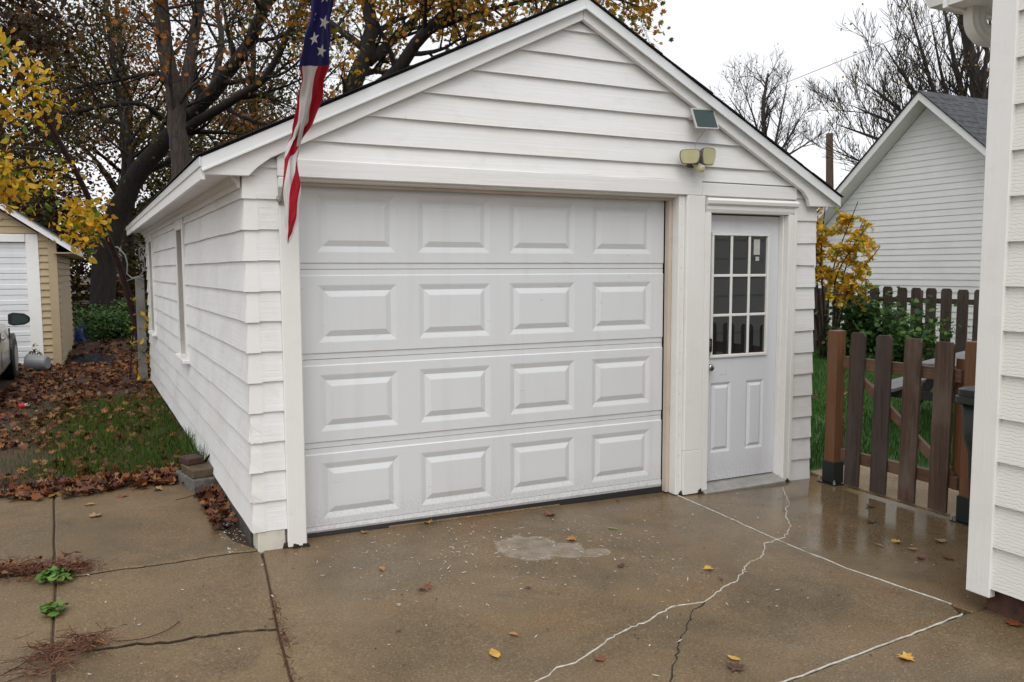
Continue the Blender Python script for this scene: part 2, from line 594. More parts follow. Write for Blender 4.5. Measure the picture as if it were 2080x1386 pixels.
# patch of the neighbouring drive
slab([(-1.63, 2.45), (-1.66, 3.4), (-3.2, 3.5), (-3.2, 2.35)], 'concrete_old', 0.0)
# pale walk beyond the gate
slab([(4.03, -2.3), (4.03, -0.3), (4.10, 0.0), (4.9, 0.08), (5.05, -0.9), (5.1, -2.3)], 'walk', 0.012)
# concrete apron lip broken below the door
slab([(0.55, -0.022), (1.1, -0.03), (1.75, -0.025), (1.78, 0.012), (0.5, 0.012)], 'concrete_old', 0.012)

def strip(name, pts, w, mat, parent, dz=0.004, wj=0.35, h=0.004):
    """a bead lying on the apron along a line of points"""
    L_, R_ = [], []
    for i, p in enumerate(pts):
        a, b = Vector(pts[max(i - 1, 0)]), Vector(pts[min(i + 1, len(pts) - 1)])
        t = (b - a).normalized()
        nrm = Vector((-t.y, t.x))
        ww = w * rnd(1 - wj, 1 + wj)
        q = Vector(p)
        L_.append(q + nrm * ww)
        R_.append(q - nrm * ww)
    rings = []
    for l, r in zip(L_, R_):
        c = (l + r) / 2
        rings.append([Vector((l.x, l.y, gz(l.x) - 0.002)), Vector((c.x, c.y, gz(c.x) + dz + rnd(0, h))), Vector((r.x, r.y, gz(r.x) - 0.002))])
    return MB().loft(rings, cap=False).build(name, mat, parent, smooth=True)

CR = jag([(3.549, -0.267), (3.416, -0.438), (3.289, -0.596), (3.126, -0.737), (3.006, -0.859), (2.882, -1.016), (2.8, -1.09), (2.668, -1.179), (2.594, -1.198), (2.479, -1.226), (2.328, -1.366), (2.232, -1.412), (2.144, -1.45)], 0.010, 4)
CRB = jag([(2.150, -1.44), (2.045, -1.521), (1.914, -1.619), (1.807, -1.66), (1.68, -1.716), (1.575, -1.77), (1.417, -1.744), (1.299, -1.786), (1.225, -1.831), (1.142, -1.852), (1.045, -1.876), (0.953, -1.916), (0.822, -1.986), (0.689, -2.047), (0.589, -2.061), (0.465, -2.128), (0.322, -2.201), (-0.2, -2.5)], 0.008, 4)
BR = jag([(1.575, -1.775), (1.437, -1.849), (1.33, -1.95), (1.204, -2.059), (1.138, -2.132), (1.071, -2.2), (0.936, -2.346), (0.82, -2.471)], 0.010, 4)
strip('crack_sealant', CR, 0.0050, 'sealant', drive, 0.002)['label'] = 'white sealant in the crack nearest the entry door'
strip('crack_sealant', CRB, 0.0055, 'sealant', drive, 0.002)['label'] = 'white sealant in the long crack crossing the apron'
strip('joint_sealant', jag(S1, 0.002, 2), 0.0036, 'sealant', drive, 0.003)['label'] = 'white sealed joint running from door post toward house corner'
strip('joint_sealant', jag(S2, 0.003, 2), 0.0055, 'sealant', drive, 0.003)['label'] = 'white sealed joint running left from the house corner'
MAT['crackdark'] = plain('dark_open_crack', (0.030, 0.024, 0.017, 1), 0.9, 0.2, 30)
for jl, ww in ((JM, 0.007), (J2, 0.007)):
    MB().loft([[Vector((x - ww, y, gz(x) - 0.011 + rnd(-.003, .004))), Vector((x + ww, y, gz(x) - 0.011 + rnd(-.003, .004)))] for x, y in jl], cap=False, closed=False).build('joint_soil', 'soil', drive)
strip('open_crack', C1, 0.0042, 'crackdark', drive, -0.001, 0.7, 0.0005)
strip('open_crack', C2, 0.0042, 'crackdark', drive, -0.001, 0.7, 0.0005)
strip('open_crack', BR, 0.0060, 'crackdark', drive, 0.0030, 0.6, 0.0005)

# ------------------------------------------------------------------ garage
gar = thing('garage', (1.84, 3.6, 0), 'white clapboard garage with wide panelled overhead door and small entry door', 'garage')
FR = frame((0, -0.12, 0), (1, 0, 0), (0, -1, 0))
LF = frame((-0.28, -0.12, 0), (-0.03, 1, 0), (-1, -0.03, 0))
RT = frame((3.955, -0.12, 0), (-0.03, 1, 0), (1, 0.03, 0))
DEEP = 7.5
sk = lambda x, y: x - 0.03 * (y + 0.12)

# hidden wall cores
c = MB()
c.prism([(-0.24, 2.16), (3.92, 2.16), (3.92, 2.2), (1.83, 3.24), (-0.24, 2.2)], lambda u, v, w: Vector((u, w, v)), -0.105, -0.03)
c.box(-0.255, -0.12, -0.10, 0.02, 0.0, 2.159)
c.box(2.72, 2.90, -0.10, 0.02, -0.06, 2.159)
c.box(3.66, 3.93, -0.10, 0.02, -0.06, 2.159)
c.build('front_wall_core', 'trim', gar)
MB().box(-0.275, 3.95, -0.119, -0.106, 2.10, 2.24).build('frieze', 'trim_h', gar)
for F, s in ((LF, 1), (RT, 1)):
    MB().prism([(0.04, 0.02), (DEEP, 0.02), (DEEP, 2.15), (0.04, 2.15)], lambda u, v, w: F(u, w, v), -0.17, -0.13).build('side_wall_core', 'core', gar)
BK = frame((sk(-0.28, DEEP - 0.12), DEEP - 0.12, 0), (1, 0, 0), (0, 1, 0))
for k in range(12):
    lap('siding_board', BK, 0, 4.235, 0.12 + 0.17 * k, 0.12 + 0.17 * k + 0.187, 'siding', gar)
MB().prism([(-0.5, 2.12), (4.1, 2.12), (1.6, 3.22)], lambda u, v, w: Vector((u, w, v)), DEEP - 0.13, DEEP - 0.07).build('back_gable', 'siding', gar)

# siding on the left wall: planks broken at the two windows
E17 = 0.17
WIN = [(2.92, 3.36), (6.30, 6.74)]
WZ = (0.84, 1.955)
for k in range(12):
    zb, zt = 0.12 + E17 * k, 0.12 + E17 * k + 0.187
    zt = min(zt, 2.16)
    cuts = [0.0]
    segs = []
    spans = [(0.0, DEEP)]
    if zt > WZ[0] and zb < WZ[1]:
        spans = [(0.0, WIN[0][0]), (WIN[0][1], WIN[1][0]), (WIN[1][1], DEEP)]
    for a, b in spans:
        x = a
        while x < b - 0.01:
            ln = rnd(1.6, 2.9)
            e = b if (b - x - ln) < 0.7 else x + ln
            segs.append((x, e))
            x = e
    for a, e in segs:
        lap('siding_board', LF, a + 0.0015, e - 0.0015, zb, zt, 'siding', gar, sag=0.004, t=0.025, jit=0.002)
for k in range(12):
    zb = -0.066 + 0.1687 * k
    lap('siding_board', RT, 0.0, DEEP, zb + 0.0, zb + 0.186, 'siding', gar, step=0.8)
# front corner shingles left
for k in range(13):
    zb = 0.12 + E17 * k
    zt = zb + 0.185 if k < 12 else 2.21
    dx = rnd(-0.004, 0.004)
    lap('siding_board', FR, -0.282, -0.1085, zb + rnd(-0.003, 0.003), zt, 'siding', gar, a1t=-0.1085, step=0.06, sag=0.002)
# metal corner caps
for k in range(12):
    zb = 0.12 + E17 * k - 0.004
    zt = zb + 0.168
    ob, ot = 0.021 + rnd(0, 0.002), 0.010
    w = 0.055 + rnd(-0.006, 0.008)
    bend = [0.0] * 6
    if k in (0, 1, 2, 3):
        bend = [rnd(-0.010, 0.012) for _ in range(6)]
    rings = []
    for j in range(4):
        z = zb + (zt - zb) * j / 3
        o = ob + (ot - ob) * j / 3
        e = bend[j % 6] * (1 if j in (0, 1) else 0.3)
        row = []
        for d in (0.0, -0.003):
            q = o + d + e
            row += [Vector((-0.28 + w, -0.12 - q * (1 if d == 0 else 1), z))] if d == 0 else []
        outer = [Vector((-0.28 + w, -0.12 - o, z)), Vector((-0.28 - o - e, -0.12 - o - e * 0.6, z + e * 0.3)), LF(0.055, o, z)]
        inner = [LF(0.055, o - 0.003, z), Vector((-0.28 - o + 0.003 - e, -0.12 - o + 0.003 - e * 0.6, z + e * 0.3)), Vector((-0.28 + w, -0.12 - o + 0.003, z))]
        rings.append(outer + inner)
    MB().loft(rings).build('corner_cap', 'corner', gar)
# right corner shingles
for k in range(14):
    zb = -0.066 + 0.1687 * k
    zt = zb + 0.184
    lap('siding_board', FR, 3.735, 3.958, zb, min(zt, 2.19), 'siding', gar, step=0.08, sag=0.002)
# gable boards
gl = lambda z: -0.147 + (z - 2.205) / 0.498 - 0.07
gr = lambda z: 3.767 - (z - 2.173) / 0.52 + 0.07
GZ = [2.214, 2.32, 2.481, 2.645, 2.806, 2.966, 3.122, 3.21]
for i in range(7):
    zb, zt = GZ[i], GZ[i + 1] + 0.014
    if i == 0:
        lap('siding_board', FR, -0.115, 3.75, zb, zt, 'gable', gar, gl(zt), gr(zt), sag=0.002, t=0.029)
    elif i == 2:
        lap('siding_board', FR, gl(zb), 0.639, zb, zt, 'gable', gar, gl(zt), 0.639, t=0.029)
        lap('siding_board', FR, 0.642, gr(zb), zb, zt, 'gable', gar, 0.642, gr(zt), t=0.029)
    elif i == 6:
        lap('siding_board', FR, gl(zb), gr(zb), zb, 3.195, 'gable', gar, 1.80, 1.84, t=0.029)
    else:
        lap('siding_board', FR, gl(zb), gr(zb), zb, zt, 'gable', gar, gl(zt), gr(zt), sag=0.002, t=0.029)

# rake boards, metal drip edge
XZ = lambda u, v, w: Vector((u, w, v))
AP = (1.829, 3.305)
MB().prism([(-0.505, 2.100), (-0.268, 2.103), (-0.222, 2.15), (-0.150, 2.205), (1.8275, 3.188), (1.8275, 3.304), (-0.505, 2.172)], XZ, -0.185, -0.150).build('rake_board', 'trim_h', gar, bevel=0.003)
MB().prism([(4.115, 2.068), (3.835, 2.064), (3.815, 2.12), (3.767, 2.173), (1.8305, 3.188), (1.8305, 3.304), (4.115, 2.130)], XZ, -0.185, -0.150).build('rake_board', 'trim_h', gar, bevel=0.003)
def band(p0, p1, h0, h1, y0, y1, name, mat):
    MB().prism([(p0[0], p0[1] - h0), (p1[0], p1[1] - h0), (p1[0], p1[1] - h1), (p0[0], p0[1] - h1)], XZ, y0, y1).build(name, mat, gar, bevel=0.002)
band((-0.512, 2.186), (1.8285, 3.322), 0.0, 0.066, -0.212, -0.186, 'drip_edge', 'drip')
band((1.8295, 3.322), (4.125, 2.142), 0.0, 0.066, -0.212, -0.186, 'drip_edge', 'drip')
band((-0.508, 2.186), (1.8285, 3.322), 0.060, 0.075, -0.219, -0.2125, 'drip_lip', 'drip')
band((1.8295, 3.322), (4.120, 2.142), 0.060, 0.075, -0.219, -0.2125, 'drip_lip', 'drip')

# roof deck and shingle courses
for side, e0 in (('l', (-0.512, 2.190)), ('r', (4.125, 2.146))):
    a = (1.829, 3.326)
    deck = MB()
    dk = 0.012 if side == 'l' else 0.004
    pr = [(e0[0], e0[1] - 0.0), (a[0], a[1] - 0.0), (a[0], a[1] + dk), (e0[0], e0[1] + dk)]
    deck.loft([[Vector((u, -0.20, v)) for u, v in pr], [Vector((sk(u, DEEP + 0.05), DEEP + 0.05, v)) for u, v in pr]])
    roof = deck.build('roof', 'shingle', gar)
    nC = 16
    for k in range(nC):
        f0, f1 = k / nC - 0.008, (k + 1) / nC + 0.012
        p0 = (e0[0] + (a[0] - e0[0]) * f0, e0[1] + (a[1] - e0[1]) * f0)
        p1 = (e0[0] + (a[0] - e0[0]) * f1, e0[1] + (a[1] - e0[1]) * f1)
        yy = -0.228 + rnd(-0.006, 0.006)
        q = [(p0[0], p0[1] + dk + 0.001), (p1[0], p1[1] + dk), (p1[0], p1[1] + dk + 0.003), (p0[0], p0[1] + dk + (0.008 if side == 'l' else 0.006) + rnd(-.002, .002))]
        MB().loft([[Vector((u, yy, v)) for u, v in q], [Vector((sk(u, DEEP + 0.08), DEEP + 0.08, v)) for u, v in q]]).build('shingle_course', 'shingle', roof)
# eave on the left: soffit, fascia, crown strip
MB().prism([(-0.03, 2.112), (-0.03, 2.124), (DEEP + 0.1, 2.124), (DEEP + 0.1, 2.112)], lambda u, v, w: LF(u, w, v), -0.05, 0.212).build('soffit', 'soffit', gar)
MB().prism([(-0.066, 2.072), (-0.066, 2.172), (DEEP + 0.12, 2.172), (DEEP + 0.12, 2.072)], lambda u, v, w: LF(u, w, v), 0.214, 0.235).build('fascia', 'trim_h', gar, bevel=0.002)
MB().prism([(-0.09, 2.140), (-0.09, 2.188), (DEEP + 0.13, 2.188), (DEEP + 0.13, 2.140)], lambda u, v, w: LF(u, w, v), 0.236, 0.243).build('drip_edge', 'drip', gar)
MB().loft([[LF(u, 0.02, 2.045), LF(u, 0.036, 2.045), LF(u, 0.042, 2.072), LF(u, 0.064, 2.088), LF(u, 0.068, 2.111), LF(u, 0.02, 2.111)] for u in (0.03, DEEP)]).build('crown_moulding', 'trim_h', gar)
MB().prism([(0.3, 2.06), (0.3, 2.10), (DEEP, 2.10), (DEEP, 2.06)], lambda u, v, w: RT(u, w, v), -0.05, 0.14).build('soffit', 'soffit', gar)

MAT['greysash'] = painted_wood('grey_brown_sash', (0.56, 0.53, 0.49, 1), grain=(50, 50, 2), dirt=(0.22, 0.19, 0.16), amount=0.5)  # far reveals and sash stiles coloured greyer and browner than the white casing
# left wall windows seen at a glancing angle
for a, b in WIN:
    w = MB().prism([(a, WZ[0]), (b, WZ[0]), (b, WZ[1]), (a, WZ[1])], lambda u, v, q: LF(u, q, v), -0.085, -0.08).build('window', 'glass', gar)
    w['label'] = 'narrow looking side window with white casing'
    for (u0, u1, z0, z1) in ((a - 0.085, a, WZ[0] - 0.01, WZ[1] + 0.09), (b, b + 0.085, WZ[0] - 0.01, WZ[1] + 0.09), (a + 0.001, b - 0.001, WZ[1], WZ[1] + 0.088)):
        MB().prism([(u0, z0), (u1, z0), (u1, z1), (u0, z1)], lambda u, v, q: LF(u, q, v), -0.07, 0.036).build('casing', 'trim', w, bevel=0.003)
    MB().prism([(b - 0.004, WZ[0]), (b - 0.0005, WZ[0]), (b - 0.0005, WZ[1]), (b - 0.004, WZ[1])], lambda u, v, q: LF(u, q, v), -0.0445, 0.030).build('reveal', 'greysash', w)
    MB().prism([(a - 0.12, WZ[0] - 0.045), (b + 0.12, WZ[0] - 0.045), (b + 0.12, WZ[0] - 0.011), (a - 0.12, WZ[0] - 0.011)], lambda u, v, q: LF(u, q, v), -0.075, 0.072).build('sill', 'trim_h', w, bevel=0.004)
    MB().prism([(a + 0.002, (WZ[0] + WZ[1]) / 2 - 0.02), (b - 0.002, (WZ[0] + WZ[1]) / 2 - 0.02), (b - 0.002, (WZ[0] + WZ[1]) / 2 + 0.02), (a + 0.002, (WZ[0] + WZ[1]) / 2 + 0.02)], lambda u, v, q: LF(u, q, v), -0.079, -0.05).build('sash_rail', 'trim', w)
    for u0, u1 in ((a + 0.001, a + 0.04), (b - 0.04, b - 0.001)):
        MB().prism([(u0, WZ[0]), (u1, WZ[0]), (u1, WZ[1]), (u0, WZ[1])], lambda u, v, q: LF(u, q, v), -0.079, -0.045).build('sash_stile', 'greysash', w)

# foundation
MB().box(-0.272, -0.118, -0.135, 0.05, -0.02, 0.118).build('foundation_block', 'block', gar, bevel=0.006)
MB().prism([(0.175, -0.14), (DEEP, -0.14), (DEEP, 0.125), (0.175, 0.125)], lambda u, v, w: LF(u, w, v), -0.1, -0.002).build('foundation', 'found', gar)
MB().box(3.74, 3.945, -0.118, 0.1, -0.15, -0.04).build('foundation', 'found', gar)

# frame of the overhead door
def board(name, x0, x1, y0, y1, z0, z1, mat, bev=0.004, parent=gar):
    return MB().box(x0, x1, y0, y1, z0, z1).build(name, mat, parent, bevel=bev)
board('jamb', -0.108, 0.0, -0.158, 0.03, 0.006, 2.111, 'trim', 0.006)
board('header', -0.112, 2.83, -0.157, 0.03, 2.113, 2.213, 'trim_h')
board('stop_moulding', 0.001, 2.64, -0.075, -0.02, 2.078, 2.1125, 'reveal')
board('stop_moulding', 0.001, 2.64, -0.11, -0.076, 2.094, 2.1125, 'soffit')
board('weatherstrip', 2.615, 2.644, -0.062, -0.012, -0.03, 2.11, 'reveal')
board('jamb', 2.645, 2.698, -0.135, 0.03, -0.036, 2.111, 'trim')
board('post', 2.699, 2.858, -0.160, -0.02, 0.2846, 2.111, 'trim', 0.005)
board('post_patch', 2.6995, 2.8575, -0.1612, -0.03, -0.036, 0.2838, 'trim', 0.002)['label'] = 'patched lower end of the post with cracked paint'
board('header', 2.832, 3.734, -0.152, -0.03, 2.114, 2.205, 'trim_h')

# plates with openings, and the pressed panels in them
def plate(xs, zs, ys, holes, y_back, name, mat, parent):
    """front skin on a grid, cells listed in holes left open; ys gives the depth of each z line"""
    mb = MB()
    for j in range(len(zs) - 1):
        for i in range(len(xs) - 1):
            if (i, j) in holes:
                continue
            mb.add([(xs[i], ys[j], zs[j]), (xs[i + 1], ys[j], zs[j]), (xs[i + 1], ys[j + 1], zs[j + 1]), (xs[i], ys[j + 1], zs[j + 1])], [(0, 1, 2, 3)])
    x0, x1 = xs[0], xs[-1]
    n = len(zs)
    mb.add([(x0, ys[0], zs[0]), (x1, ys[0], zs[0]), (x1, y_back, zs[0]), (x0, y_back, zs[0])], [(0, 3, 2, 1)])
    mb.add([(x0, ys[-1], zs[-1]), (x1, ys[-1], zs[-1]), (x1, y_back, zs[-1]), (x0, y_back, zs[-1])], [(0, 1, 2, 3)])
    mb.add([(x0, y_back, zs[0]), (x1, y_back, zs[0]), (x1, y_back, zs[-1]), (x0, y_back, zs[-1])], [(0, 3, 2, 1)])
    for xx, flip in ((x0, 0), (x1, 1)):
        pts = [(xx, ys[j], zs[j]) for j in range(n)] + [(xx, y_back, zs[-1]), (xx, y_back, zs[0])]
        mb.add(pts, [tuple(range(n + 2)) if not flip else tuple(range(n + 2))[::-1]])
    return mb.build(name, mat, parent)
def pressed_panel(x0, x1, z0, z1, y, parent, mat, w0=0.008, w1=0.028, w2=0.034, d=0.010, up=0.002, name='raised_panel'):
    rings = []
    for ins, yy in ((0, y), (w0, y + 0.002), (w0 + w1 * 0.92, y + d), (w0 + w1, y + d), (w0 + w1 + w2, y - up), (w0 + w1 + w2 + 0.004, y - up)):
        rings.append([Vector((x0 + ins, yy, z0 + ins)), Vector((x1 - ins, yy, z0 + ins)), Vector((x1 - ins, yy, z1 - ins)), Vector((x0 + ins, yy, z1 - ins))])
    mb = MB().loft(rings, cap=False)
    n = len(rings) - 1
    mb.add(rings[n], [(0, 1, 2, 3)])
    return mb.build(name, mat, parent)

gd = MB().box(0.004, 2.612, 0.045, 0.05, 0.03, 2.13).build('garage_door', 'core', gar)
gd['label'] = 'white four section overhead door with sixteen raised panels'
SEC = 0.5334
PX = [(0.130, 0.612), (0.756, 1.243), (1.384, 1.876), (2.017, 2.508)]
for k in range(4):
    z = SEC * k + (0.022 if k == 0 else 0)
    top = SEC * (k + 1)
    xs = [0.002] + [v for p in PX for v in p] + [2.614]
    zs = [z + 0.0015, z + 0.033, z + 0.039, SEC * k + 0.100, SEC * k + 0.440, top - 0.040, top - 0.034, top - 0.0015]
    ys = [0.006, 0.006, -0.001, -0.001, -0.001, -0.001, 0.006, 0.006]
    holes = {(1, 3), (3, 3), (5, 3), (7, 3)}
    plate(xs, zs, ys, holes, 0.044, 'door_section', 'gdoor', gd)
    for x0, x1 in PX:
        pressed_panel(x0, x1, SEC * k + 0.100, SEC * k + 0.440, -0.001, gd, 'gdoor')
# bottom rail and seal
MB().loft([[Vector((x, -0.004, 0.024 + gz(x) * .5)), Vector((x, -0.010, 0.036 + gz(x) * .3)), Vector((x, -0.006, 0.056)), Vector((x, 0.03, 0.056)), Vector((x, 0.03, 0.024 + gz(x) * .5))] for x in (0.003, 0.9, 1.8, 2.613)]).build('bottom_rail', 'gdoor', gd)
MB().loft([[Vector((x, 0.0, -0.012 + gz(x))), Vector((x, -0.012, 0.003 + gz(x))), Vector((x, -0.008, 0.022 + gz(x) * .5)), Vector((x, 0.02, 0.0235 + gz(x) * .5)), Vector((x, 0.02, -0.012 + gz(x)))] for x in (0.004, 0.9, 1.8, 2.612)]).build('bottom_seal', 'rubber', gd)

# entry door
ed = MB().box(2.936, 3.634, -0.048, -0.03, 0.012, 1.984).build('entry_door', 'edoor', gar)
ed['label'] = 'white half glazed entry door with nine panes'
DX0, DX1, DZ0, DZ1 = 2.936, 3.634, 0.012, 1.986
xs = [DX0, 2.985, 3.002, 3.198, 3.342, 3.520, 3.540, DX1]
zs = [DZ0, 0.222, 0.752, 0.935, 1.862, DZ1]
plate(xs, zs, [-0.07] * 6, {(2, 1), (4, 1), (1, 3), (2, 3), (3, 3), (4, 3), (5, 3)}, -0.049, 'door_leaf', 'edoor', ed)
for x0, x1 in ((3.002, 3.198), (3.342, 3.520)):
    pressed_panel(x0, x1, 0.222, 0.752, -0.07, ed, 'edoor', 0.006, 0.016, 0.022, 0.010, 0.002)
# glazing frame
GX0, GX1, GZ0, GZ1 = 2.987, 3.538, 0.937, 1.860
for (x0, x1, z0, z1) in ((GX0, GX1, GZ0, GZ0 + 0.022), (GX0, GX1, GZ1 - 0.022, GZ1), (GX0, GX0 + 0.020, GZ0 + 0.0225, GZ1 - 0.0225), (GX1 - 0.020, GX1, GZ0 + 0.0225, GZ1 - 0.0225)):
    board('glazing_frame', x0, x1, -0.084, -0.05, z0, z1, 'trim', 0.003, ed)
ix0, ix1, iz0, iz1 = GX0 + 0.020, GX1 - 0.020, GZ0 + 0.022, GZ1 - 0.022
pw, ph = (ix1 - ix0) / 3, (iz1 - iz0) / 3
for i in range(3):
    for j in range(3):
        board('pane', ix0 + pw * i + 0.0005, ix0 + pw * (i + 1) - 0.0005, -0.0645, -0.0605, iz0 + ph * j + 0.0005, iz0 + ph * (j + 1) - 0.0005, 'glass', 0, ed)
for i in (1, 2):
    board('muntin', ix0 + pw * i - 0.010, ix0 + pw * i + 0.010, -0.079, -0.0655, iz0 + 0.001, iz1 - 0.001, 'trim', 0.003, ed)
    board('muntin', ix0 + 0.001, ix1 - 0.001, -0.076, -0.066, iz0 + ph * i - 0.010, iz0 + ph * i + 0.010, 'trim', 0.003, ed)
st = board('paper_notice', 3.395, 3.455, -0.0662, -0.0658, 1.70, 1.815, 'paper', 0, ed)
st['label'] = 'small pale paper stuck inside the top right pane'
board('paper_notice', 3.415, 3.45, -0.0662, -0.0658, 1.655, 1.685, 'paper', 0, ed)
MB().tube([(2.966, -0.07, 0.872), (2.966, -0.078, 0.872), (2.966, -0.0785, 0.872), (2.966, -0.098, 0.872), (2.966, -0.106, 0.872), (2.966, -0.122, 0.872), (2.966, -0.130, 0.872), (2.966, -0.131, 0.872)], [0.028, 0.027, 0.012, 0.011, 0.024, 0.027, 0.020, 0.004], 16).build('knob', 'chrome', ed, smooth=True)
kp = board('keypad_lock', 2.950, 2.992, -0.100, -0.0705, 0.985, 1.085, 'black', 0.006, ed)
MAT['lcd'] = plain('grey_keys', (0.35, 0.36, 0.37, 1), 0.4)
mb = MB()
for j in range(3):
    mb.box(2.954, 2.961, -0.1025, -0.1005, 1.03 + j * 0.015, 1.036 + j * 0.015)
    mb.box(2.968, 2.975, -0.1025, -0.1005, 1.03 + j * 0.015, 1.036 + j * 0.015)
stuff(mb.build('lock_keys', 'lcd', ed))
# casing round the entry door
board('casing', 2.861, 2.918, -0.156, -0.03, -0.036, 1.996, 'trim', 0.005)
board('door_stop', 2.9185, 2.934, -0.10, -0.03, -0.03, 1.996, 'trim', 0.002)
board('casing', 3.652, 3.733, -0.158, -0.03, -0.045, 1.996, 'trim', 0.005)
board('door_stop', 3.637, 3.6515, -0.112, -0.03, -0.03, 1.996, 'trim', 0.002)
MB().box(3.70, 3.7335, -0.164, -0.1585, -0.045, 2.08).build('casing_bead', 'trim', gar, bevel=0.003)
MB().prism([(-0.03, 1.998), (-0.150, 1.998), (-0.158, 2.02), (-0.158, 2.045), (-0.176, 2.060), (-0.180, 2.082), (-0.166, 2.10), (-0.03, 2.104)], lambda u, v, w: Vector((w, u, v)), 2.868, 3.732).build('head_moulding', 'trim_h', gar)
MB().prism([(-0.03, 1.9865), (-0.075, 1.9865), (-0.075, 1.9975), (-0.03, 1.9975)], lambda u, v, w: Vector((w, u, v)), 2.92, 3.65).build('door_stop', 'core', gar)
MB().prism([(-0.03, -0.075), (-0.195, -0.075), (-0.195, -0.036), (-0.185, -0.030), (-0.10, 0.0), (-0.03, 0.008)], lambda u, v, w: Vector((w, u, v)), 2.87, 3.65).build('threshold', 'steel', gar, bevel=0.003)
board('threshold_base', 2.875, 3.70, -0.18, -0.06, -0.12, -0.076, 'found', 0)
# rot and dirt at the foot of the posts
MAT['rot'] = plain('rotten_wood', (0.028, 0.020, 0.012, 1), 0.9, 0.3, 30, bump=0.6)
for x, y in ((2.69, -0.14), (2.845, -0.168), (2.90, -0.165), (-0.005, -0.162), (-0.06, -0.164), (-0.112, -0.14), (3.70, -0.165)):
    mb = MB()
    pts = []
    w = rnd(0.015, 0.035)
    mb.loft([[Vector((x - w, y + 0.004, gz(x) - 0.02)), Vector((x + w, y + 0.004, gz(x) - 0.02)), Vector((x + w, y - 0.012, gz(x) - 0.02)), Vector((x - w, y - 0.012, gz(x) - 0.02))],
             [Vector((x - w * .6, y + 0.004, gz(x) + rnd(0.02, 0.035))), Vector((x + w * .4, y + 0.004, gz(x) + rnd(0.015, 0.05))), Vector((x + w * .3, y - 0.0035, gz(x) + 0.02)), Vector((x - w * .5, y - 0.0035, gz(x) + 0.015))]])
    mb.build('rotten_foot', 'rot', gar)
# nail heads on the jamb
mb = MB()
for k in range(14):
    z = 0.1 + k * 0.15
    mb.box(2.667, 2.672, -0.1365, -0.1345, z, z + 0.005)
stuff(mb.build('nail_heads', 'steel', gar))

# ------------------------------------------------------------------ near house at the right edge
def lap_grain():
    t = NT('cream_lap_siding')
    w = t.n('ShaderNodeTexWave', wave_type='BANDS', bands_direction='Z')
    w.inputs['Scale'].default_value = 19.0
    w.inputs['Distortion'].default_value = 5.0
    w.inputs['Detail'].default_value = 2.0
    w.inputs['Detail Scale'].default_value = 1.2
    t.link(t.vec((1.0, 1.6, 1.0)), w.inputs['Vector'])
    g = t.noise((4, 4, 90), 3)
    col = t.mix(t.math('MULTIPLY', t.step(t.noise(2.2), 0.4, 0.7), 0.25), (0.76, 0.75, 0.70, 1), (0.68, 0.665, 0.60, 1))
    line = t.step(w.outputs['Fac'], 0.16, 0.02)
    col = t.mix(t.math('MULTIPLY', line, 0.22), col, (0.42, 0.40, 0.34, 1))
    t.color(col)
    t.rough(0.55)
    t.normal(t.bump(line, 0.5, -0.002, t.bump(g, 0.12, 0.002)))
    return t.m
MAT['lapcream'] = lap_grain()
MAT['gutter'] = plain('cream_gutter_metal', (0.66, 0.64, 0.58, 1), 0.35, 0.1, 7)
MAT['brickred'] = plain('red_brown_foundation', (0.10, 0.042, 0.028, 1), 0.8, 0.3, 14, bump=0.5)
house = thing('house', (5.5, -5.0, 0), 'cream lap sided house corner at the right edge of the frame', 'house')
HX, HY = 2.735, -2.37
HW = frame((HX, HY, 0), (0, -1, 0), (-1, 0, 0))      # face towards the driveway
HN = frame((HX, HY, 0), (1, 0, 0), (0, 1, 0))        # face towards the gate
for k in range(15):
    zb = 0.085 + 0.2035 * k
    lap('siding_board', HW, 0.02, 5.0, zb, zb + 0.222, 'lapcream', house, t=0.028, jit=0.0005)
    lap('siding_board', HN, 0.02, 6.0, zb, zb + 0.222, 'lapcream', house, t=0.020, jit=0.0005, step=1.0)
MB().box(HX + 0.02, HX + 6.0, HY - 5.0, HY - 0.02, 0.095, 3.05).build('wall_core', 'core', house)
MB().prism([(-0.030, 0.040), (0.090, 0.040), (0.090, 3.06), (-0.030, 3.06)], lambda u, v, w: HW(u, w, v), -0.01, 0.036).build('corner_board', 'trim', house, bevel=0.004)
MB().prism([(-0.0295, 0.044), (0.090, 0.044), (0.090, 3.06), (-0.0295, 3.06)], lambda u, v, w: HN(u, w, v), 0.0, 0.0305).build('corner_board', 'trim', house, bevel=0.004)
MB().box(HX + 0.025, HX + 5.9, HY - 4.9, HY - 0.04, -0.2, 0.090).build('foundation', 'brickred', house)
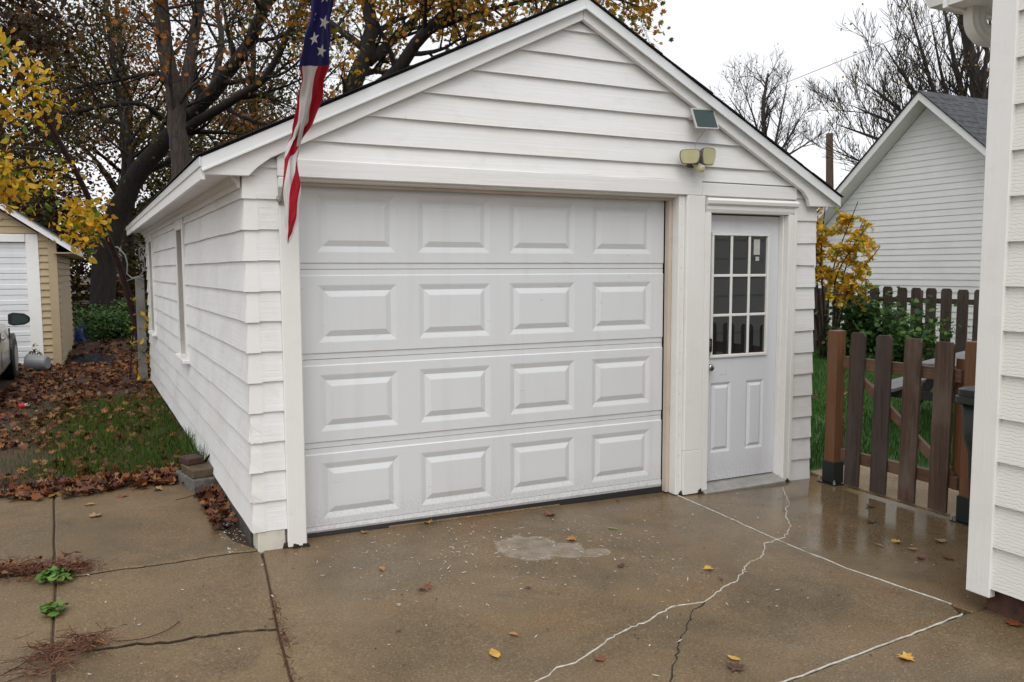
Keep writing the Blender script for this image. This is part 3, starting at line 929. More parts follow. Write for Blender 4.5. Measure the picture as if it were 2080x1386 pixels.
# eave, gutter and downspout on the gate side
MB().box(HX + 0.03, HX + 6.0, HY + 0.031, HY + 0.30, 2.872, 2.890).build('soffit', 'soffit', house)
MB().box(HX + 0.02, HX + 6.0, HY + 0.301, HY + 0.322, 2.862, 3.0).build('fascia', 'trim_h', house)
MB().prism([(0.323, 2.885), (0.40, 2.885), (0.43, 2.94), (0.425, 3.0), (0.323, 3.0)], lambda u, v, w: Vector((w, HY + u, v)), HX + 0.02, HX + 6.0).build('gutter', 'gutter', house)
MB().prism([(-5.0, 3.09), (0.42, 3.09), (-2.0, 4.4)], lambda u, v, w: Vector((w, HY + u, v)), HX + 0.0, HX + 6.0).build('roof', 'shingle_grey', house)
def rect_pipe(path, w, d, name, mat, parent):
    rings = []
    for i, p in enumerate(path):
        p = Vector(p)
        t = (Vector(path[min(i + 1, len(path) - 1)]) - Vector(path[max(i - 1, 0)])).normalized()
        side = Vector((1, 0, 0)) if abs(t.x) < 0.5 else Vector((0, 1, 0))
        b = t.cross(side).normalized()
        a = b.cross(t)
        rg = []
        for s1, s2 in ((-1, -1), (-.55, -1.12), (0, -1), (.55, -1.12), (1, -1), (1.1, 0), (1, 1), (.55, 1.12), (0, 1), (-.55, 1.12), (-1, 1), (-1.1, 0)):
            rg.append(p + a * (s1 * w / 2) + b * (s2 * d / 2))
        rings.append(rg)
    return MB().loft(rings).build(name, mat, parent, smooth=False)
def smooth_path(pts, sub=6):
    """Catmull-Rom through the points"""
    P = [Vector(q) for q in pts]
    P = [P[0] * 2 - P[1]] + P + [P[-1] * 2 - P[-2]]
    out = []
    for i in range(1, len(P) - 2):
        for k in range(sub):
            t = k / sub
            out.append(0.5 * ((2 * P[i]) + (P[i + 1] - P[i - 1]) * t + (2 * P[i - 1] - 5 * P[i] + 4 * P[i + 1] - P[i + 2]) * t * t + (3 * P[i] - P[i - 1] - 3 * P[i + 1] + P[i + 2]) * t ** 3))
    out.append(P[-2])
    return out
dx, dy = 2.925, HY + 0.27
def spout(path, name):
    """ribbed rectangular pipe; the ribs face along the bend's side"""
    rings = []
    n = Vector((0.25, 1, 0)).normalized()          # normal of the plane the elbow bends in
    for i, q in enumerate(path):
        t = (path[min(i + 1, len(path) - 1)] - path[max(i - 1, 0)]).normalized()
        a = n.cross(t).normalized()
        b = t.cross(a)
        rg = []
        cs = [(-1, -1), (-.6, -1.1), (-.2, -1), (.2, -1.1), (.6, -1), (1, -1.05), (1.08, 0), (1, 1), (.6, 1.1), (.2, 1), (-.2, 1.1), (-.6, 1), (-1, 1.05), (-1.08, 0)]
        for s1, s2 in cs:
            rg.append(q + a * (s1 * 0.040) + b * (s2 * 0.030))
        rings.append(rg)
    return MB().loft(rings).build(name, 'gutter', house)
spout(smooth_path([(dx, dy, 2.90), (dx, dy, 2.86), (dx, dy, 2.815), (dx + .012, dy - .004, 2.775), (dx + .045, dy - .012, 2.745), (dx + .09, dy - .024, 2.735), (dx + .17, dy - .05, 2.74), (dx + .25, dy - .08, 2.735), (dx + .30, dy - .10, 2.70), (dx + .315, dy - .11, 2.62), (dx + .315, dy - .12, 1.5), (dx + .315, dy - .12, 0.1)], 6), 'downspout')

# ------------------------------------------------------------------ gate between garage and house
MAT['picket'] = weathered_wood('dark_wet_picket', (0.026, 0.017, 0.014, 1), (0.085, 0.055, 0.042, 1), (0.078, 0.060, 0.052, 1))
MAT['picket_red'] = weathered_wood('brown_worn_picket', (0.040, 0.022, 0.014, 1), (0.125, 0.075, 0.050, 1), (0.15, 0.110, 0.085, 1))
MAT['cedar'] = weathered_wood('wet_cedar_post', (0.115, 0.042, 0.015, 1), (0.20, 0.085, 0.030, 1), (0.16, 0.075, 0.032, 1), (50, 50, 1.6), 0.55)
MAT['cedar_rail'] = weathered_wood('brown_gate_rail', (0.075, 0.034, 0.018, 1), (0.15, 0.072, 0.040, 1), (0.17, 0.10, 0.062, 1), (45, 3, 45), 0.6)
MAT['postbase'] = plain('dark_green_black_steel', (0.010, 0.016, 0.016, 1), 0.4)
gate = thing('gate', (4.0, -0.88, -0.06), 'low wooden picket gate with four dark pickets and diagonal brace', 'gate')
def picket(y, w, z0, z1, x0, x1, mat, parent, clip=0.018, lean=0.0, name='picket'):
    poly = [(-w / 2, z0), (w / 2, z0), (w / 2, z1 - clip * 1.4), (w / 2 - clip, z1), (-w / 2 + clip, z1), (-w / 2, z1 - clip * 1.4)]
    return MB().prism([(y + u + lean * (v - z0), v) for u, v in poly], lambda u, v, q: Vector((q, u, v)), x0, x1).build(name, mat, parent, bevel=0.003)
for y, w, zt, le, m in ((-0.520, 0.132, 1.122, -0.020, 'picket'), (-0.757, 0.136, 1.118, -0.012, 'picket'), (-0.995, 0.134, 1.115, -0.012, 'picket_red'), (-1.236, 0.138, 1.108, -0.010, 'picket_red')):
    picket(y, w, -0.034, zt, 3.975, 3.995, m, gate, lean=le)
for z0, z1 in ((0.845, 0.932), (0.135, 0.222)):
    MB().box(3.997, 4.035, -1.36, -0.395, z0, z1).build('rail', 'cedar_rail', gate, bevel=0.003)
MB().prism([(-0.43, 0.835), (-0.52, 0.835), (-1.33, 0.235), (-1.33, 0.165), (-1.28, 0.235)][:3] + [(-1.335, 0.224), (-1.225, 0.224)], lambda u, v, q: Vector((q, u, v)), 4.0, 4.032).build('brace', 'cedar_rail', gate, bevel=0.002)
MB().box(4.037, 4.06, -0.475, -0.415, 0.12, 1.0).build('stile', 'cedar', gate, bevel=0.003)
MB().box(4.037, 4.06, -1.355, -1.29, 0.12, 1.0).build('stile', 'cedar', gate, bevel=0.003)
for y, lab in ((-0.325, 'cedar gate post standing beside the garage corner'), (-1.452, 'cedar gate post behind the garbage bin')):
    p = MB().box(3.955, 4.050, y - 0.0475, y + 0.0475, 0.055, 1.125).build('gate_post', 'cedar', bevel=0.005)
    tag(p, lab, 'post', 'gate posts')
    MB().box(3.947, 4.058, y - 0.0555, y + 0.0555, -0.052, 0.115).build('post_base', 'postbase', p, bevel=0.003)
    MB().box(3.93, 4.075, y - 0.085, y + 0.085, -0.062, -0.053).build('base_plate', 'postbase', p)
    for sx, sy in ((3.94, -.075), (3.94, .075), (4.065, .075), (4.065, -.075)):
        MB().tube([(sx, y + sy, -0.06), (sx, y + sy, -0.03), (sx, y + sy, -0.0295), (sx, y + sy, -0.018)], [0.009, 0.009, 0.005, 0.005], 6).build('anchor_bolt', 'steel', p)

# ------------------------------------------------------------------ garbage bin
MAT['bin'] = plain('dark_green_bin_plastic', (0.013, 0.020, 0.016, 1), 0.42, 0.12, 8)
bx, by = 3.60, -2.045
gb = thing('garbage_bin', (bx, by, gz(bx)), 'dark green wheeled garbage bin with black lid behind the house corner', 'bin')
zg = gz(bx) - 0.002
def rrect(cx, cy, hx, hy, z, r=0.05, n=4):
    pts = []
    for sx, sy, a0 in ((1, 1, 0), (-1, 1, 90), (-1, -1, 180), (1, -1, 270)):
        for k in range(n + 1):
            a = rad(a0 + 90 * k / n)
            pts.append(Vector((cx + sx * (hx - r) + math.cos(a) * r, cy + sy * (hy - r) + math.sin(a) * r, z)))
    return pts
MB().loft([rrect(bx, by, 0.235, 0.155, zg + 0.02), rrect(bx, by, 0.245, 0.165, zg + 0.06), rrect(bx, by, 0.265, 0.185, zg + 0.62), rrect(bx, by, 0.285, 0.205, zg + 0.70), rrect(bx, by, 0.298, 0.213, zg + 0.90)]).build('body', 'bin', gb, smooth=True)
MB().loft([rrect(bx, by, 0.318, 0.232, zg + 0.895), rrect(bx, by, 0.322, 0.236, zg + 0.90), rrect(bx, by, 0.322, 0.236, zg + 0.935), rrect(bx, by, 0.31, 0.225, zg + 0.94)]).build('rim', 'bin', gb)
MB().loft([rrect(bx, by, 0.312, 0.228, zg + 0.941), rrect(bx, by, 0.312, 0.228, zg + 0.975), rrect(bx, by, 0.29, 0.21, zg + 0.985), rrect(bx, by, 0.24, 0.17, zg + 0.988), rrect(bx, by, 0.21, 0.145, zg + 1.03), rrect(bx, by, 0.19, 0.13, zg + 1.035)]).build('lid', 'black', gb)
for s in (-1, 1):
    MB().tube([(bx + 0.29, by + s * 0.15, zg + 0.11), (bx + 0.29, by + s * 0.20, zg + 0.11)], 0.11, 16).build('wheel', 'rubber', gb)
MB().box(bx + 0.30, bx + 0.36, by - 0.2, by + 0.2, zg + 0.94, zg + 0.97).build('handle', 'bin', gb, bevel=0.008)
for dy_ in (-0.06, 0.0, 0.06):
    MB().box(bx - 0.296, bx - 0.280, by + dy_ - 0.012, by + dy_ + 0.012, zg + 0.72, zg + 0.89).build('rib', 'bin', gb, bevel=0.004)

# ------------------------------------------------------------------ solar panel, twin floodlight
sp = thing('solar_panel', (2.78, -0.14, 2.6), 'small tilted solar panel on the gable above the floodlight', 'solar panel')
MAT['cell'] = glass_mat('teal_solar_cell', (0.034, 0.060, 0.058, 1), 0.30, 0.25, 1.5)
MAT['pale_plastic'] = plain('pale_grey_plastic', (0.52, 0.48, 0.44, 1), 0.45, 0.12, 20)
SPM = Matrix.Translation((2.790, -0.215, 2.632)) @ Matrix.Rotation(rad(-2), 4, 'Y') @ Matrix.Rotation(rad(-22), 4, 'X')
MB().box(-0.100, 0.100, -0.007, 0.006, -0.080, 0.080, SPM).build('frame', 'pale_plastic', sp, bevel=0.003)
MB().box(-0.087, 0.087, -0.0095, -0.0073, -0.068, 0.066, SPM).build('cell', 'cell', sp)
MB().tube([(2.72, -0.14, 2.64), (2.72, -0.18, 2.64), (2.74, -0.215, 2.63)], 0.014, 8).build('bracket', 'pale_plastic', sp)
MB().tube([(2.78, -0.245, 2.565), (2.785, -0.20, 2.53), (2.775, -0.16, 2.50), (2.765, -0.152, 2.47), (2.765, -0.152, 2.44), (2.755, -0.165, 2.40)], 0.0022, 5).build('cable', 'pale_plastic', sp)
fl = thing('floodlight', (2.75, -0.14, 2.33), 'twin headed yellowed floodlight with motion sensor on the gable', 'floodlight')
MAT['yellow_lens'] = plain('yellowed_plastic_lens', (0.56, 0.53, 0.30, 1), 0.35, 0.10, 9)
MAT['grey_case'] = plain('grey_lamp_case', (0.16, 0.135, 0.125, 1), 0.5, 0.15, 15)
def head(cx, cz, yaw, w, h, tip):
    M = Matrix.Translation((cx, -0.235, cz)) @ Matrix.Rotation(rad(yaw), 4, 'Z') @ Matrix.Rotation(rad(tip), 4, 'X')
    def ring(hw, hh, y, low=1.0):
        pts = []
        for k in range(20):
            a = 2 * math.pi * k / 20
            cx_, cz_ = math.cos(a), math.sin(a)
            ex = math.copysign(abs(cx_) ** 0.45, cx_) * hw
            ez = math.copysign(abs(cz_) ** 0.45, cz_) * hh
            if ez < 0:
                ex *= low
            pts.append(M @ Vector((ex, y, ez)))
        return pts
    case = MB().loft([ring(w * .45, h * .45, 0.045), ring(w * .85, h * .85, 0.030), ring(w, h, 0.0, .9), ring(w, h, -0.012, .9), ring(w * .93, h * .93, -0.012, .9)]).build('lamp_head', 'grey_case', fl)
    MB().loft([ring(w * .92, h * .92, -0.0125, .9), ring(w * .90, h * .90, -0.018, .9)]).build('lens', 'yellow_lens', case)
head(2.652, 2.365, -36, 0.070, 0.050, 6)
head(2.806, 2.374, 6, 0.064, 0.060, 6)
MB().tube([(2.735, -0.138, 2.345), (2.735, -0.165, 2.345), (2.735, -0.17, 2.345)], [0.045, 0.045, 0.03], 14).build('wall_plate', 'grey_case', fl)
MB().tube([(2.735, -0.16, 2.345), (2.728, -0.20, 2.335), (2.70, -0.21, 2.35)], 0.014, 8).build('arm', 'grey_case', fl)
MB().tube([(2.735, -0.16, 2.345), (2.745, -0.20, 2.335), (2.77, -0.21, 2.355)], 0.014, 8).build('arm', 'grey_case', fl)
MB().tube([(2.735, -0.17, 2.33), (2.735, -0.20, 2.30), (2.738, -0.225, 2.29), (2.74, -0.26, 2.285), (2.74, -0.268, 2.284)], [0.012, 0.014, 0.026, 0.026, 0.012], 10).build('motion_sensor', 'yellow_lens', fl)

# ------------------------------------------------------------------ flag on its pole
fp = thing('flagpole', (-0.09, -0.16, 2.0), 'slanting flagpole in a bracket on the door jamb inside the flag', 'flagpole')
MAT['polewhite'] = plain('white_pole', (0.6, 0.6, 0.58, 1), 0.4)
MB().tube([(-0.092, -0.19, 2.005), (-0.04, -0.34, 2.22), (-0.012, -0.6, 2.55), (-0.03, -1.0, 2.96), (-0.05, -1.4, 3.36)], 0.011, 8).build('pole', 'polewhite', fp)
MB().box(-0.112, -0.072, -0.164, -0.1585, 1.955, 2.055).build('bracket_plate', 'steel', fp, bevel=0.002)
MB().tube([(-0.092, -0.164, 1.985), (-0.092, -0.18, 1.995), (-0.083, -0.215, 2.05), (-0.082, -0.217, 2.052)], [0.016, 0.019, 0.019, 0.014], 10).build('bracket_socket', 'steel', fp)
MB().tube([(-0.100, -0.162, 1.965), (-0.118, -0.19, 1.968), (-0.128, -0.20, 1.985), (-0.122, -0.205, 2.0)], 0.004, 6).build('bracket_hook', 'steel', fp)

def flag_mat():
    t = NT('flag_cloth')
    uv = t.n('ShaderNodeUVMap')
    sep = t.n('ShaderNodeSeparateXYZ')
    t.link(uv.outputs[0], sep.inputs[0])
    u, v = sep.outputs['X'], sep.outputs['Y']
    # stripes: u counts stripes, v is metres down from the top
    fr = t.math('FRACT', t.math('MULTIPLY', u, 0.5))
    red = t.math('GREATER_THAN', fr, 0.46)
    col = t.mix(red, (0.60, 0.58, 0.565, 1), (0.36, 0.008, 0.022, 1))
    cant = t.math('LESS_THAN', v, 0.0)
    col = t.mix(cant, col, (0.022, 0.022, 0.115, 1))
    t.color(col)
    t.rough(0.55)
    t.b.inputs['Specular IOR Level'].default_value = 0.15
    weave = t.noise(300, 2)
    t.normal(t.bump(weave, 0.15, 0.001))
    return t.m
MAT['flag'] = flag_mat()
SPN = [((-0.037, -1.0, 2.952), 0.042, 0.022), ((-0.020, -0.9, 2.853), 0.048, 0.026), ((-0.014, -0.8, 2.746), 0.058, 0.030), ((-0.004, -0.65, 2.619), 0.066, 0.034), ((0.000, -0.5, 2.479), 0.062, 0.036), ((-0.018, -0.41, 2.356), 0.043, 0.034), ((-0.046, -0.35, 2.273), 0.030, 0.028), ((-0.066, -0.335, 2.19), 0.034, 0.027), ((-0.072, -0.335, 2.117), 0.038, 0.028), ((-0.080, -0.335, 1.987), 0.043, 0.026), ((-0.078, -0.335, 1.882), 0.036, 0.020), ((-0.082, -0.335, 1.80), 0.022, 0.012), ((-0.090, -0.335, 1.751), 0.004, 0.004)]
def flag_mesh():
    n = 48
    m = 90
    rings, uvs = [], []
    S = SPN
    dist = [0.0]
    for i in range(1, len(S)):
        dist.append(dist[-1] + (Vector(S[i][0]) - Vector(S[i - 1][0])).length)
    tot = dist[-1]
    def samp(d):
        for i in range(len(S) - 1):
            if d <= dist[i + 1] + 1e-9:
                k = (d - dist[i]) / (dist[i + 1] - dist[i])
                k2 = k * k * (3 - 2 * k)
                return Vector(S[i][0]).lerp(Vector(S[i + 1][0]), k), S[i][1] + (S[i + 1][1] - S[i][1]) * k2, S[i][2] + (S[i + 1][2] - S[i][2]) * k2
        return Vector(S[-1][0]), S[-1][1], S[-1][2]
    canton_end = dist[3] + 0.02
    waist = dist[6]
    vs, fs, uvl = [], [], []
    view = Vector((0.0, 1, 0))
    for i in range(m + 1):
        d = tot * i / m
        p, a, b = samp(d)
        below = max(0.0, d - waist)
        a *= 1 + 0.10 * math.sin(17 * d + 0.4) + 0.07 * math.sin(37 * d + 2)
        tw = min(1.0, max(0.0, (d - waist + 0.12) / 0.24))
        for j in range(n + 1):
            th = 2 * math.pi * j / n
            # hanging folds: gathered cloth, deeper towards the waist
            fold = 1.0 + 0.34 * math.sin(5 * th + 5.0 * d + 1.0) + 0.20 * math.sin(9 * th - 11 * d) + 0.07 * math.sin(3 * th + 45 * d)
            x = math.cos(th) * a * (0.93 + 0.07 * fold)
            y = math.sin(th) * b * fold
            x += 0.008 * math.sin(11 * d + 0.6) * (1 if d > waist else 0.4)
            vs.append(p + Vector((x, y, 0.012 * math.sin(4 * th + 9 * d) * (0.3 + tw))))
            slant = below * 3.4 + tw * 1.3 + 0.25 * math.sin(11 * d + 1.0)
            ucoord = (1 - math.cos(th / 2 if False else th)) * 0.0 + (th / (2 * math.pi)) * 5.0 + slant
            vv = d - canton_end + 0.010 * math.cos(th)
            uvl.append((ucoord + 11.0, vv))
    for i in range(m):
        for j in range(n):
            A = i * (n + 1) + j
            fs.append((A, A + 1, A + n + 2, A + n + 1))
    me = bpy.data.meshes.new('flag')
    me.from_pydata([tuple(v) for v in vs], [], fs)
    ul = me.uv_layers.new(name='UVMap')
    for lp in me.loops:
        ul.data[lp.index].uv = uvl[lp.vertex_index]
    me.materials.append(MAT['flag'])
    me.polygons.foreach_set('use_smooth', [True] * len(me.polygons))
    o = link('flag', me)
    return tag(o, 'limp American flag with stars and stripes wrapped round its slanting pole', 'flag')
flag = flag_mesh()
MAT['star'] = plain('white_star_cloth', (0.62, 0.61, 0.60, 1), 0.6, 0.05)
def star(cx, cy, cz, r, rot, squash=0.8, turn=0.0):
    pts = []
    for k in range(10):
        a = rad(90 + 36 * k + rot)
        q = r if k % 2 == 0 else r * 0.40
        pts.append((math.cos(a) * q * squash, math.sin(a) * q))
    fn = lambda u, v, w: Vector((cx + u, cy + w - 1.0 * v + turn * u, cz + v))
    MB().prism(pts, fn, 0.0, 0.003).build('star', 'star', flag)
for s_ in ((-0.022, -0.965, 2.852, 0.026, 10, 0.85, 0.0), (-0.004, -0.868, 2.762, 0.027, -8, 0.95, 0.2), (-0.037, -0.800, 2.700, 0.026, 14, 0.75, -0.7), (0.004, -0.765, 2.655, 0.026, -5, 0.95, 0.2), (-0.052, -0.855, 2.785, 0.022, 14, 0.5, -1.2)):
    star(*s_)

# ------------------------------------------------------------------ bricks beside the wall
MAT['greyblock'] = plain('grey_white_block', (0.17, 0.16, 0.145, 1), 0.85, 0.3, 18, bump=0.5)
MAT['paver'] = plain('wet_tan_paver', (0.105, 0.075, 0.042, 1), 0.5, 0.2, 14, bump=0.3)
MAT['redbrick'] = plain('wet_dark_red_brick', (0.060, 0.024, 0.017, 1), 0.6, 0.25, 16, bump=0.4)
def brick(name, x, y, z, sx, sy, sz, rot, mat, label):
    M = Matrix.Translation((x, y, z)) @ Matrix.Rotation(rad(rot), 4, 'Z')
    o = MB().box(-sx / 2, sx / 2, -sy / 2, sy / 2, 0, sz, M).build(name, mat, bevel=0.007, seg=2)
    return tag(o, label, 'brick')
brick('concrete_block', -0.425, 1.53, 0.006, 0.23, 0.40, 0.095, 14, 'greyblock', 'pale grey concrete block lying at the bottom of the small brick pile')
brick('paver', -0.415, 1.52, 0.102, 0.215, 0.29, 0.062, 12, 'paver', 'wet tan paver lying on the grey block beside the garage wall')
brick('brick', -0.475, 1.62, 0.165, 0.125, 0.16, 0.050, 20, 'redbrick', 'dark red brick on top of the small pile beside the wall')

# ------------------------------------------------------------------ tan neighbouring shed at the left edge
MAT['tan'] = plain('tan_vinyl_siding', (0.44, 0.335, 0.195, 1), 0.55, 0.08, 3)
MAT['vinyl'] = plain('white_vinyl_siding', (0.82, 0.82, 0.80, 1), 0.5, 0.04, 2)
MAT['tantrim'] = plain('tan_corner_post', (0.42, 0.325, 0.20, 1), 0.5, 0.06, 4)
shed = thing('neighbour_garage', (-3.6, 13.0, 0), 'tan vinyl sided garage with white overhead door at the left edge', 'garage')
SF = frame((-1.77, 10.8, 0), (-1, 0, 0), (0, -1, 0))
SS = frame((-1.77, 10.8, 0), (0, 1, 0), (1, 0, 0))
apx, apz, esl = 2.05, 3.48, 0.70
for k in range(19):
    zb = 0.03 + 0.115 * k
    lap('siding_board', SF, 0.10, 0.245, zb, zb + 0.125, 'tan', shed, t=0.034, jit=0, step=1)
    lap('siding_board', SF, 3.86, 4.0, zb, zb + 0.125, 'tan', shed, t=0.016, jit=0, step=1)
    lap('siding_board', SS, 0.02, 4.4, zb, zb + 0.119, 'tan', shed, t=0.042, jit=0, step=2)
for k in range(11):
    zb = 2.215 + 0.115 * k
    zt = zb + 0.125
    h = lambda z: max(0.0, (z - 2.05) / esl)
    if h(zt) < 2.0:
        lap('siding_board', SF, h(zb), 4.1 - h(zb), zb, zt, 'tan', shed, h(zt), 4.1 - h(zt), t=0.030, jit=0, step=2)
MB().box(-1.88, -1.752, 10.755, 10.90, 0.0, 2.12).build('corner_post', 'tantrim', shed, bevel=0.004)
MB().box(-5.7, -1.8, 10.86, 15.2, 0.0, 2.2).build('wall_core', 'core', shed)
MB().prism([(-5.87, 2.2), (-1.80, 2.2), (-3.82, 3.5)], XZ, 10.83, 15.2).build('gable_core', 'core', shed)
for x0, x1, z0, z1 in ((-2.195, -2.015, 0.0, 2.205), (-5.62, -5.44, 0.0, 2.205), (-5.435, -2.20, 2.075, 2.205)):
    MB().box(x0, x1, 10.765, 10.85, z0, z1).build('door_trim', 'trim', shed, bevel=0.004)
sd = MB().box(-5.43, -2.2, 10.853, 10.859, 0.01, 2.07).build('garage_door', 'core', shed)
for k in range(8):
    z0 = 0.02 + k * 0.2565
    zs_ = [z0, z0 + 0.012, z0 + 0.075, z0 + 0.083, z0 + 0.160, z0 + 0.168, z0 + 0.245, z0 + 0.255]
    ys_ = [10.845, 10.828, 10.828, 10.836, 10.836, 10.828, 10.828, 10.845]
    plate([-5.43, -2.198], zs_, ys_, set(), 10.851, 'door_section', 'gdoor', sd)
for s in (1, -1):
    x_ap, x_ev = -3.82, (-1.49 if s > 0 else -6.15)
    z_ev = apz - (2.33) * esl + 0.15
    apy = apz + 0.15
    pr = [(x_ev, z_ev - 0.11), (x_ap, apy - 0.11), (x_ap, apy), (x_ev, z_ev)]
    MB().prism(pr, XZ, 10.60, 10.63).build('rake_board', 'trim_h', shed)
    pr2 = [(x_ev, z_ev), (x_ap, apy), (x_ap, apy + 0.03), (x_ev - 0.0, z_ev + 0.03)]
    rf = MB().prism(pr2, XZ, 10.57, 15.4).build('roof', 'shingle_grey', shed)
    MB().prism([(x_ev, z_ev - 0.11), (x_ev - 0.3 * s, z_ev - 0.11), (x_ev - 0.3 * s, z_ev - 0.09), (x_ev, z_ev - 0.09)], XZ, 10.63, 15.4).build('soffit', 'tantrim', shed)
    MB().prism([(x_ev, z_ev - 0.115), (x_ev + 0.02 * s, z_ev - 0.115), (x_ev + 0.02 * s, z_ev), (x_ev, z_ev)], XZ, 10.6, 15.4).build('fascia', 'trim_h', shed)

# ------------------------------------------------------------------ parked car at the left edge
MAT['carpaint'] = plain('silver_white_car_paint', (0.62, 0.61, 0.59, 1), 0.22, 0.05, 2, 0.35)
MAT['carglass'] = glass_mat('dark_car_glass', ior=1.5)
car = thing('parked_car', (-3.2, 7.6, 0), 'silver white car cut off by the left edge with black door mirror', 'car')
CX, CF, CL = -3.16, 10.1, 4.4
def car_ring(y, hw, zb, zbelt, inset=0.0):
    return [Vector((CX - hw * .92, y, zb)), Vector((CX + hw * .92, y, zb)), Vector((CX + hw, y, zb + 0.12)), Vector((CX + hw * 1.01, y, zb + (zbelt - zb) * .62)), Vector((CX + hw * .96, y, zbelt - 0.02)), Vector((CX + hw * .88, y, zbelt)), Vector((CX - hw * .88, y, zbelt)), Vector((CX - hw * .96, y, zbelt - 0.02)), Vector((CX - hw * 1.01, y, zb + (zbelt - zb) * .62)), Vector((CX - hw, y, zb + 0.12))]
MB().loft([car_ring(CF, 0.52, 0.30, 0.55), car_ring(CF - 0.12, 0.68, 0.22, 0.64), car_ring(CF - 0.45, 0.80, 0.20, 0.72), car_ring(CF - 1.0, 0.845, 0.20, 0.80), car_ring(CF - 1.45, 0.87, 0.20, 0.88), car_ring(CF - 2.2, 0.88, 0.20, 0.91), car_ring(CF - 3.2, 0.88, 0.20, 0.94), car_ring(CF - 3.9, 0.85, 0.22, 0.96), car_ring(CF - 4.25, 0.78, 0.26, 0.90), car_ring(CF - 4.38, 0.68, 0.34, 0.78)]).build('body', 'carpaint', car, smooth=True)
def cab(y, w0, w1, z0, z1):
    return [Vector((CX - w0, y, z0)), Vector((CX + w0, y, z0)), Vector((CX + w1, y, z1)), Vector((CX - w1, y, z1))]
MB().loft([cab(CF - 1.35, 0.72, 0.70, 0.88, 0.885), cab(CF - 2.05, 0.765, 0.56, 0.90, 1.40), cab(CF - 3.0, 0.765, 0.56, 0.92, 1.43), cab(CF - 3.7, 0.74, 0.58, 0.94, 1.25), cab(CF - 4.05, 0.70, 0.68, 0.94, 0.955)]).build('windows', 'carglass', car, bevel=0.02)
MB().loft([cab(CF - 2.0, 0.58, 0.52, 1.39, 1.44), cab(CF - 2.5, 0.59, 0.53, 1.43, 1.475), cab(CF - 3.1, 0.585, 0.53, 1.42, 1.465), cab(CF - 3.6, 0.58, 0.52, 1.28, 1.32)]).build('roof', 'carpaint', car, bevel=0.02)
for s in (-1, 1):
    for y in (CF - 0.80, CF - 3.45):
        w = MB().tube([(CX + s * 0.66, y, 0.315), (CX + s * 0.70, y, 0.315), (CX + s * 0.865, y, 0.315), (CX + s * 0.885, y, 0.315)], [0.28, 0.315, 0.315, 0.29], 28).build('wheel', 'rubber', car)
        MB().tube([(CX + s * 0.86, y, 0.315), (CX + s * 0.888, y, 0.315), (CX + s * 0.890, y, 0.315)], [0.20, 0.20, 0.05], 20).build('rim', 'steel', w)
        MB().tube([(CX + s * 0.80, y, 0.325), (CX + s * 0.871, y, 0.325)], 0.36, 28).build('wheel_arch', 'black', car)
    m = MB().loft([[Vector((CX + s * (0.90 + k * 0.26), 8.38 + dyy, 0.945 + dzz)) for dyy, dzz in sh] for k, sh in ((0, [(-.05, -.08), (.04, -.05), (.05, .03), (-.05, .07)]), (0.25, [(-.05, -.10), (.05, -.07), (.07, .05), (-.05, .09)]), (0.75, [(-.05, -.09), (.05, -.06), (.06, .04), (-.05, .075)]), (1.0, [(-.045, -.055), (.02, -.03), (.03, .01), (-.045, .03)]))]).build('mirror', 'black', car, bevel=0.012)
    MB().prism([(0.95, -.07), (1.00, -.075), (1.12, -.055), (1.14, -.02), (1.10, .035), (1.0, .058), (0.95, .05)], lambda u, v, q: Vector((CX + s * u, q, 0.945 + v)), 8.322, 8.327).build('mirror_glass', 'cell', m)
    for y in (7.72, 6.75):
        MB().box(CX + s * 0.905 - 0.02, CX + s * 0.905 + 0.012, y - 0.10, y + 0.10, 0.70, 0.735).build('door_handle', 'chrome', car, bevel=0.008)
    for y in (8.62, 7.55, 6.55):
        MB().box(CX + s * 0.878 - 0.01, CX + s * 0.878 + 0.0105, y - 0.003, y + 0.003, 0.34, 0.80).build('door_seam', 'black', car)
    MB().box(CX + s * 0.70, CX + s * 0.82, CF - 0.28, CF - 0.12, 0.56, 0.65).build('headlight', 'carglass', car, bevel=0.02)
    MB().box(CX + s * 0.60, CX + s * 0.79, CF - 4.36, CF - 4.22, 0.70, 0.84).build('tail_light', 'brickred', car, bevel=0.02)

# ------------------------------------------------------------------ bits lying near the shed
MAT['galv'] = plain('grey_plastic_bucket', (0.26, 0.265, 0.28, 1), 0.4, 0.12, 6)
bk = thing('bucket', (-2.02, 10.05, 0), 'grey bucket lying on its side before the tan garage', 'bucket')
BMx = Matrix.Translation((-2.05, 10.05, 0.15)) @ Matrix.Rotation(rad(-22), 4, 'Z') @ Matrix.Rotation(rad(90), 4, 'Y') @ Matrix.Rotation(rad(0), 4, 'X')
mbk = MB()
prof = [(0.0, 0.30), (0.095, 0.30), (0.115, 0.285), (0.140, 0.02), (0.150, 0.018), (0.150, 0.0), (0.135, 0.0), (0.110, 0.27), (0.0, 0.27)]
mbk.loft([[BMx @ Vector((r * math.cos(2 * math.pi * j / 24), r * math.sin(2 * math.pi * j / 24), z - 0.15)) for j in range(24)] for r, z in [(max(r, 0.001), z) for r, z in prof]], cap=False)
mbk.build('body', 'galv', bk, smooth=False)
MB().tube([BMx @ Vector((0.15 * math.cos(a), 0.15 * math.sin(a), -0.13 - 0.10 * math.sin(a))) for a in [math.pi * k / 12 for k in range(13)]], 0.004, 5).build('handle', 'steel', bk)

